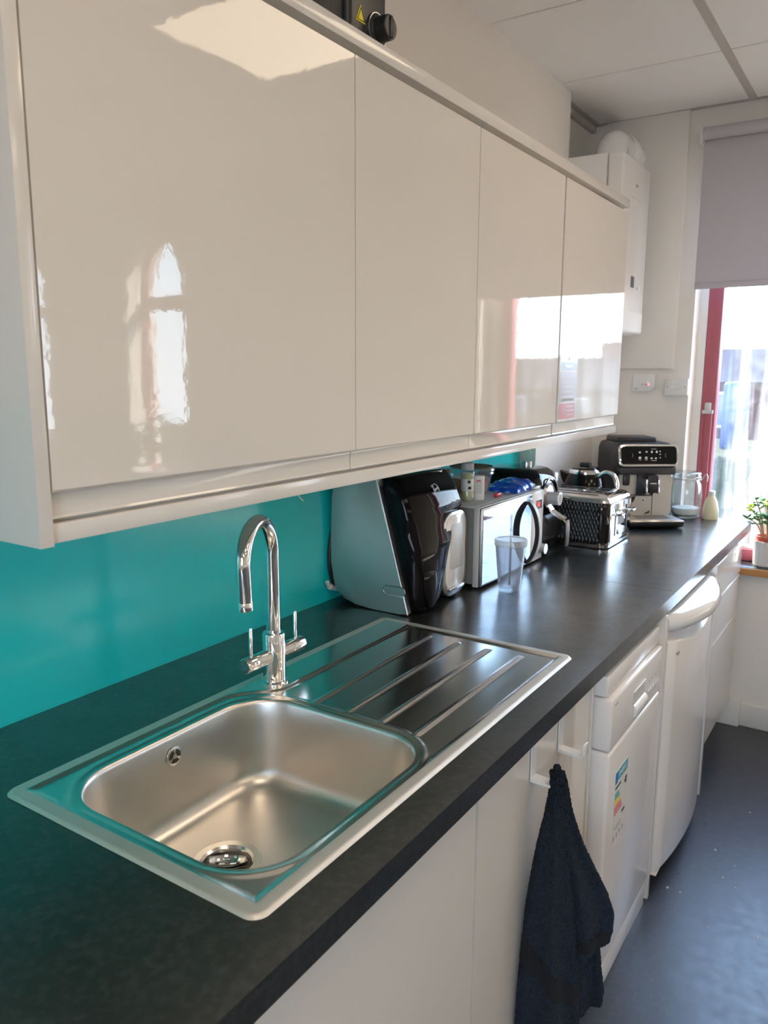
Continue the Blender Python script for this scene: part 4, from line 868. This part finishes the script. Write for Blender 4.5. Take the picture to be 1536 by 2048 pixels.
# ------------------------------------------------------------------ appliance on the wall cabinets
t = T('soup_warmer', 'black speckled appliance with a dial and yellow warning triangle on the wall cabinets', 'appliance', (.40, -.27, 2.0925))
ob('body', lathe(nb(), [(.001, 0), (.118, 0), (.126, .006), (.130, .02), (.130, .20), (.136, .21), (.136, .24), (.10, .27), (.001, .28)], (.385, -.262, 2.0925), 64), 'black_glitter', t)
cb = ob('control_box', box(nb(), .425, .548, -.398, -.255, 2.0935, 2.34, .012, 4), 'black', t)
DC = (.512, -.397, 2.138)
ob('dial', lathe(nb(), [(.027, 0), (.028, -.004), (.024, -.006), (.022, -.008), (.021, -.030), (.019, -.032), (.001, -.032)], DC, 32, 'y'), 'black', cb)
ob('dial_ring', lathe(nb(), [(.0275, -.002), (.0292, -.002), (.0292, -.0045), (.0275, -.0045), (.0275, -.002)], DC, 32, 'y'), 'satin', cb)
ob('pointer', box(nb(), .507, .517, -.432, -.398, 2.119, 2.157, .003), 'black', cb)
w1 = ob('warning_triangle', prism(nb(), [(.446, 2.135), (.474, 2.135), (.460, 2.163)], -.3995, -.3975, 'y', .0004, 1), 'yellow', cb)
for k in range(3):
    tri = [(.4495, 2.1375), (.4705, 2.1375), (.460, 2.1585)]; p, q = tri[k], tri[(k+1) % 3]
    ob('outline', tube(nb(), [(p[0], -.3997, p[1]), (q[0], -.3997, q[1])], .0007, 5), 'print_black', w1)

# ------------------------------------------------------------------ crumbs on the floor
rnd = random.Random(5)
for k, (x, y) in enumerate(((1.888, -.839), (1.694, -.968), (1.612, -.948), (1.691, -.908), (1.465, -.855), (1.352, -.956), (2.054, -.958), (1.386, -1.079), (1.554, -.831), (1.468, -.818), (1.66, -.93), (1.75, -.90), (1.36, -.945), (1.58, -.99))):
    b = nb(); n = 7; rad = rnd.uniform(.002, .006); L = [[(x+rad*rnd.uniform(.5, 1.2)*math.cos(2*PI*i/n), y+rad*rnd.uniform(.4, 1.0)*math.sin(2*PI*i/n), 0) for i in range(n)]]; L.append([(x+(p[0]-x)*.7, y+(p[1]-y)*.7, .0018) for p in L[0]])
    loft(b, L); dk = k in (0, 8); tag(ob('crumb', b, 'print_black' if dk else 'grey'), ('dark crumb on the floor below the fridge' if k == 8 else 'dark crumb on the floor below the drawers') if dk else ('pale crumb on the floor by the dishwasher plinth' if k == 9 else 'pale crumb on the floor in front of the fridge' if x < 1.8 else 'pale crumb on the floor in front of the drawers'), 'crumb', 'dark crumbs on the floor' if dk else 'pale crumbs on the floor')

for x, y, l in ((2.12, -2.0, 'added unseen white table by the square window'), (-.4, -3.9, 'added unseen white table in the middle of the room'), (-2.2, -3.9, 'added unseen white table near the back wall')):  # unseen tables added to bounce light onto the ceiling
    t = T('table', l, 'table', (x, y, 0), group='added white tables bouncing light in the room', local=True)
    ob('table_top', box(nb(), -.6, .6, -.6, .6, .715, .74, .004), 'white', t)
    for lx in (-.55, .55):
        for ly in (-.55, .55): ob('leg', cyl(nb(), (lx, ly, 0), .02, .716), 'lightgrey', t)

# ------------------------------------------------------------------ leafy plant standing by the pointed window
t = T('potted_fern', 'tall leafy palm in a pot by the pointed windows', 'potted plant', (2.25, -3.45, 0), local=True)
ob('pot', lathe(nb(), [(.001, 0), (.13, 0), (.17, .30), (.18, .32), (.165, .32), (.15, .27), (.001, .27)], seg=36), 'midgrey', t)
ob('trunk', tube(nb(), [(0, 0, .25), (.01, 0, .6), (0, .01, .9)], [.03, .025, .02], 10), 'stem', t)
for k in range(12):
    a = k*2.4; el = rnd.uniform(.2, 1.1); ln = rnd.uniform(.5, .75); pts = smooth_pts([(0, 0, .88), (math.cos(a)*ln*.5*math.cos(el), math.sin(a)*ln*.5*math.cos(el), .9+ln*.5*math.sin(el)+.1), (math.cos(a)*ln*math.cos(el*.6), math.sin(a)*ln*math.cos(el*.6), .9+ln*math.sin(el)*.5)], 7)
    b = nb(); tube(b, pts, .005, 5); side = Vector((-math.sin(a), math.cos(a), 0))
    for i in range(3, len(pts)):
        p = Vector(pts[i]); d_ = (Vector(pts[i])-Vector(pts[i-1])).normalized()
        for sg in (-1, 1):
            ll_ = .16*math.sin(PI*(i/len(pts))*.9+.2); q = p+side*sg*ll_+d_*ll_*.6+Vector((0, 0, -.03)); m_ = p.lerp(q, .5)+d_*.014; m2 = p.lerp(q, .5)-d_*.014
            vs = [b.verts.new(v) for v in (p, m_, q, m2)]; b.faces.new(vs)
    ob('frond', b, 'leaf', t, 60)

# ------------------------------------------------------------------ outside
st(sbox('ground', 'ground', -60, 120, -80, 80, -5.2, -5.0))
def house(name, label, x, y0, y1, zt, wallm, roofm, chim, dep=8, rise=1.6):
    t = T(name, label, 'building', (x+dep/2, (y0+y1)/2, -5))
    ob('wall', box(nb(), x, x+dep, y0, y1, -5, zt), wallm, t)
    rf = ob('roof', prism(nb(), [(x-.3, zt-.1), (x+dep/2, zt+rise), (x+dep+.3, zt-.1)], y0-.1, y1+.1, 'y'), roofm, t)
    for cy_ in chim:
        ch = ob('chimney', box(nb(), x+dep/2-.4, x+dep/2+.4, cy_-.6, cy_+.6, zt+rise-.8, zt+rise+.7), 'brick', rf)
        for q in (-.35, 0, .35): ob('chimney_pot', cyl(nb(), (x+dep/2, cy_+q, zt+rise+.7), .11, .45, seg=12), 'terracotta', ch)
    ny = int((y1-y0)//3)
    for i in range(ny):
        for zz in (zt-1.9, zt-4.6):
            wn_ = ob('window', box(nb(), x-.06, x+.02, y0+1+3*i, y0+2.1+3*i, zz, zz+1.4), 'white', t); ob('pane', box(nb(), x-.08, x-.05, y0+1.08+3*i, y0+2.02+3*i, zz+.08, zz+1.32), 'glaze', wn_)
    return t
house('terrace_house', 'red brick terrace beyond the roof outside the window', 33, -3, 16, 1.3, 'brick', 'roof_dark', (1, 8), rise=1.3)
house('terrace_house', 'pale rendered terrace with chimneys outside the window', 35, -26, -4, .9, 'render_wall', 'roof_dark', (-9.5, -12, -20), rise=1.4)
t = T('low_roof', 'sunlit pale roof just outside the window', 'building', (10, -3.5, -5))
ob('wall', box(nb(), 7.3, 13.5, -7.4, .4, -5, -1.2), 'render_wall', t)
ob('roof', prism(nb(), [(7.0, -1.5), (7.0, -1.3), (13.6, .75), (13.6, .45)], -7.5, .5, 'y'), 'roof_pale', t)
sk_ = ob('skylight', prism(nb(), [(9.2, -.66), (9.2, -.55), (10.5, -.15), (10.5, -.26)], -4.4, -3.6, 'y'), 'white', t)
tag(ob('blue_van', box(nb(), 26.5, 28.5, 3.15, 3.65, -.9, 1.25, .1, 3), 'blue_paint'), 'bright blue boxy shape seen through the dirty window', 'container')
st(sbox('ground_bank', 'ground', 24, 31, -3, 14, -5, -.9))
for o in COL.objects:
    if '_loc' in o: del o['_loc']
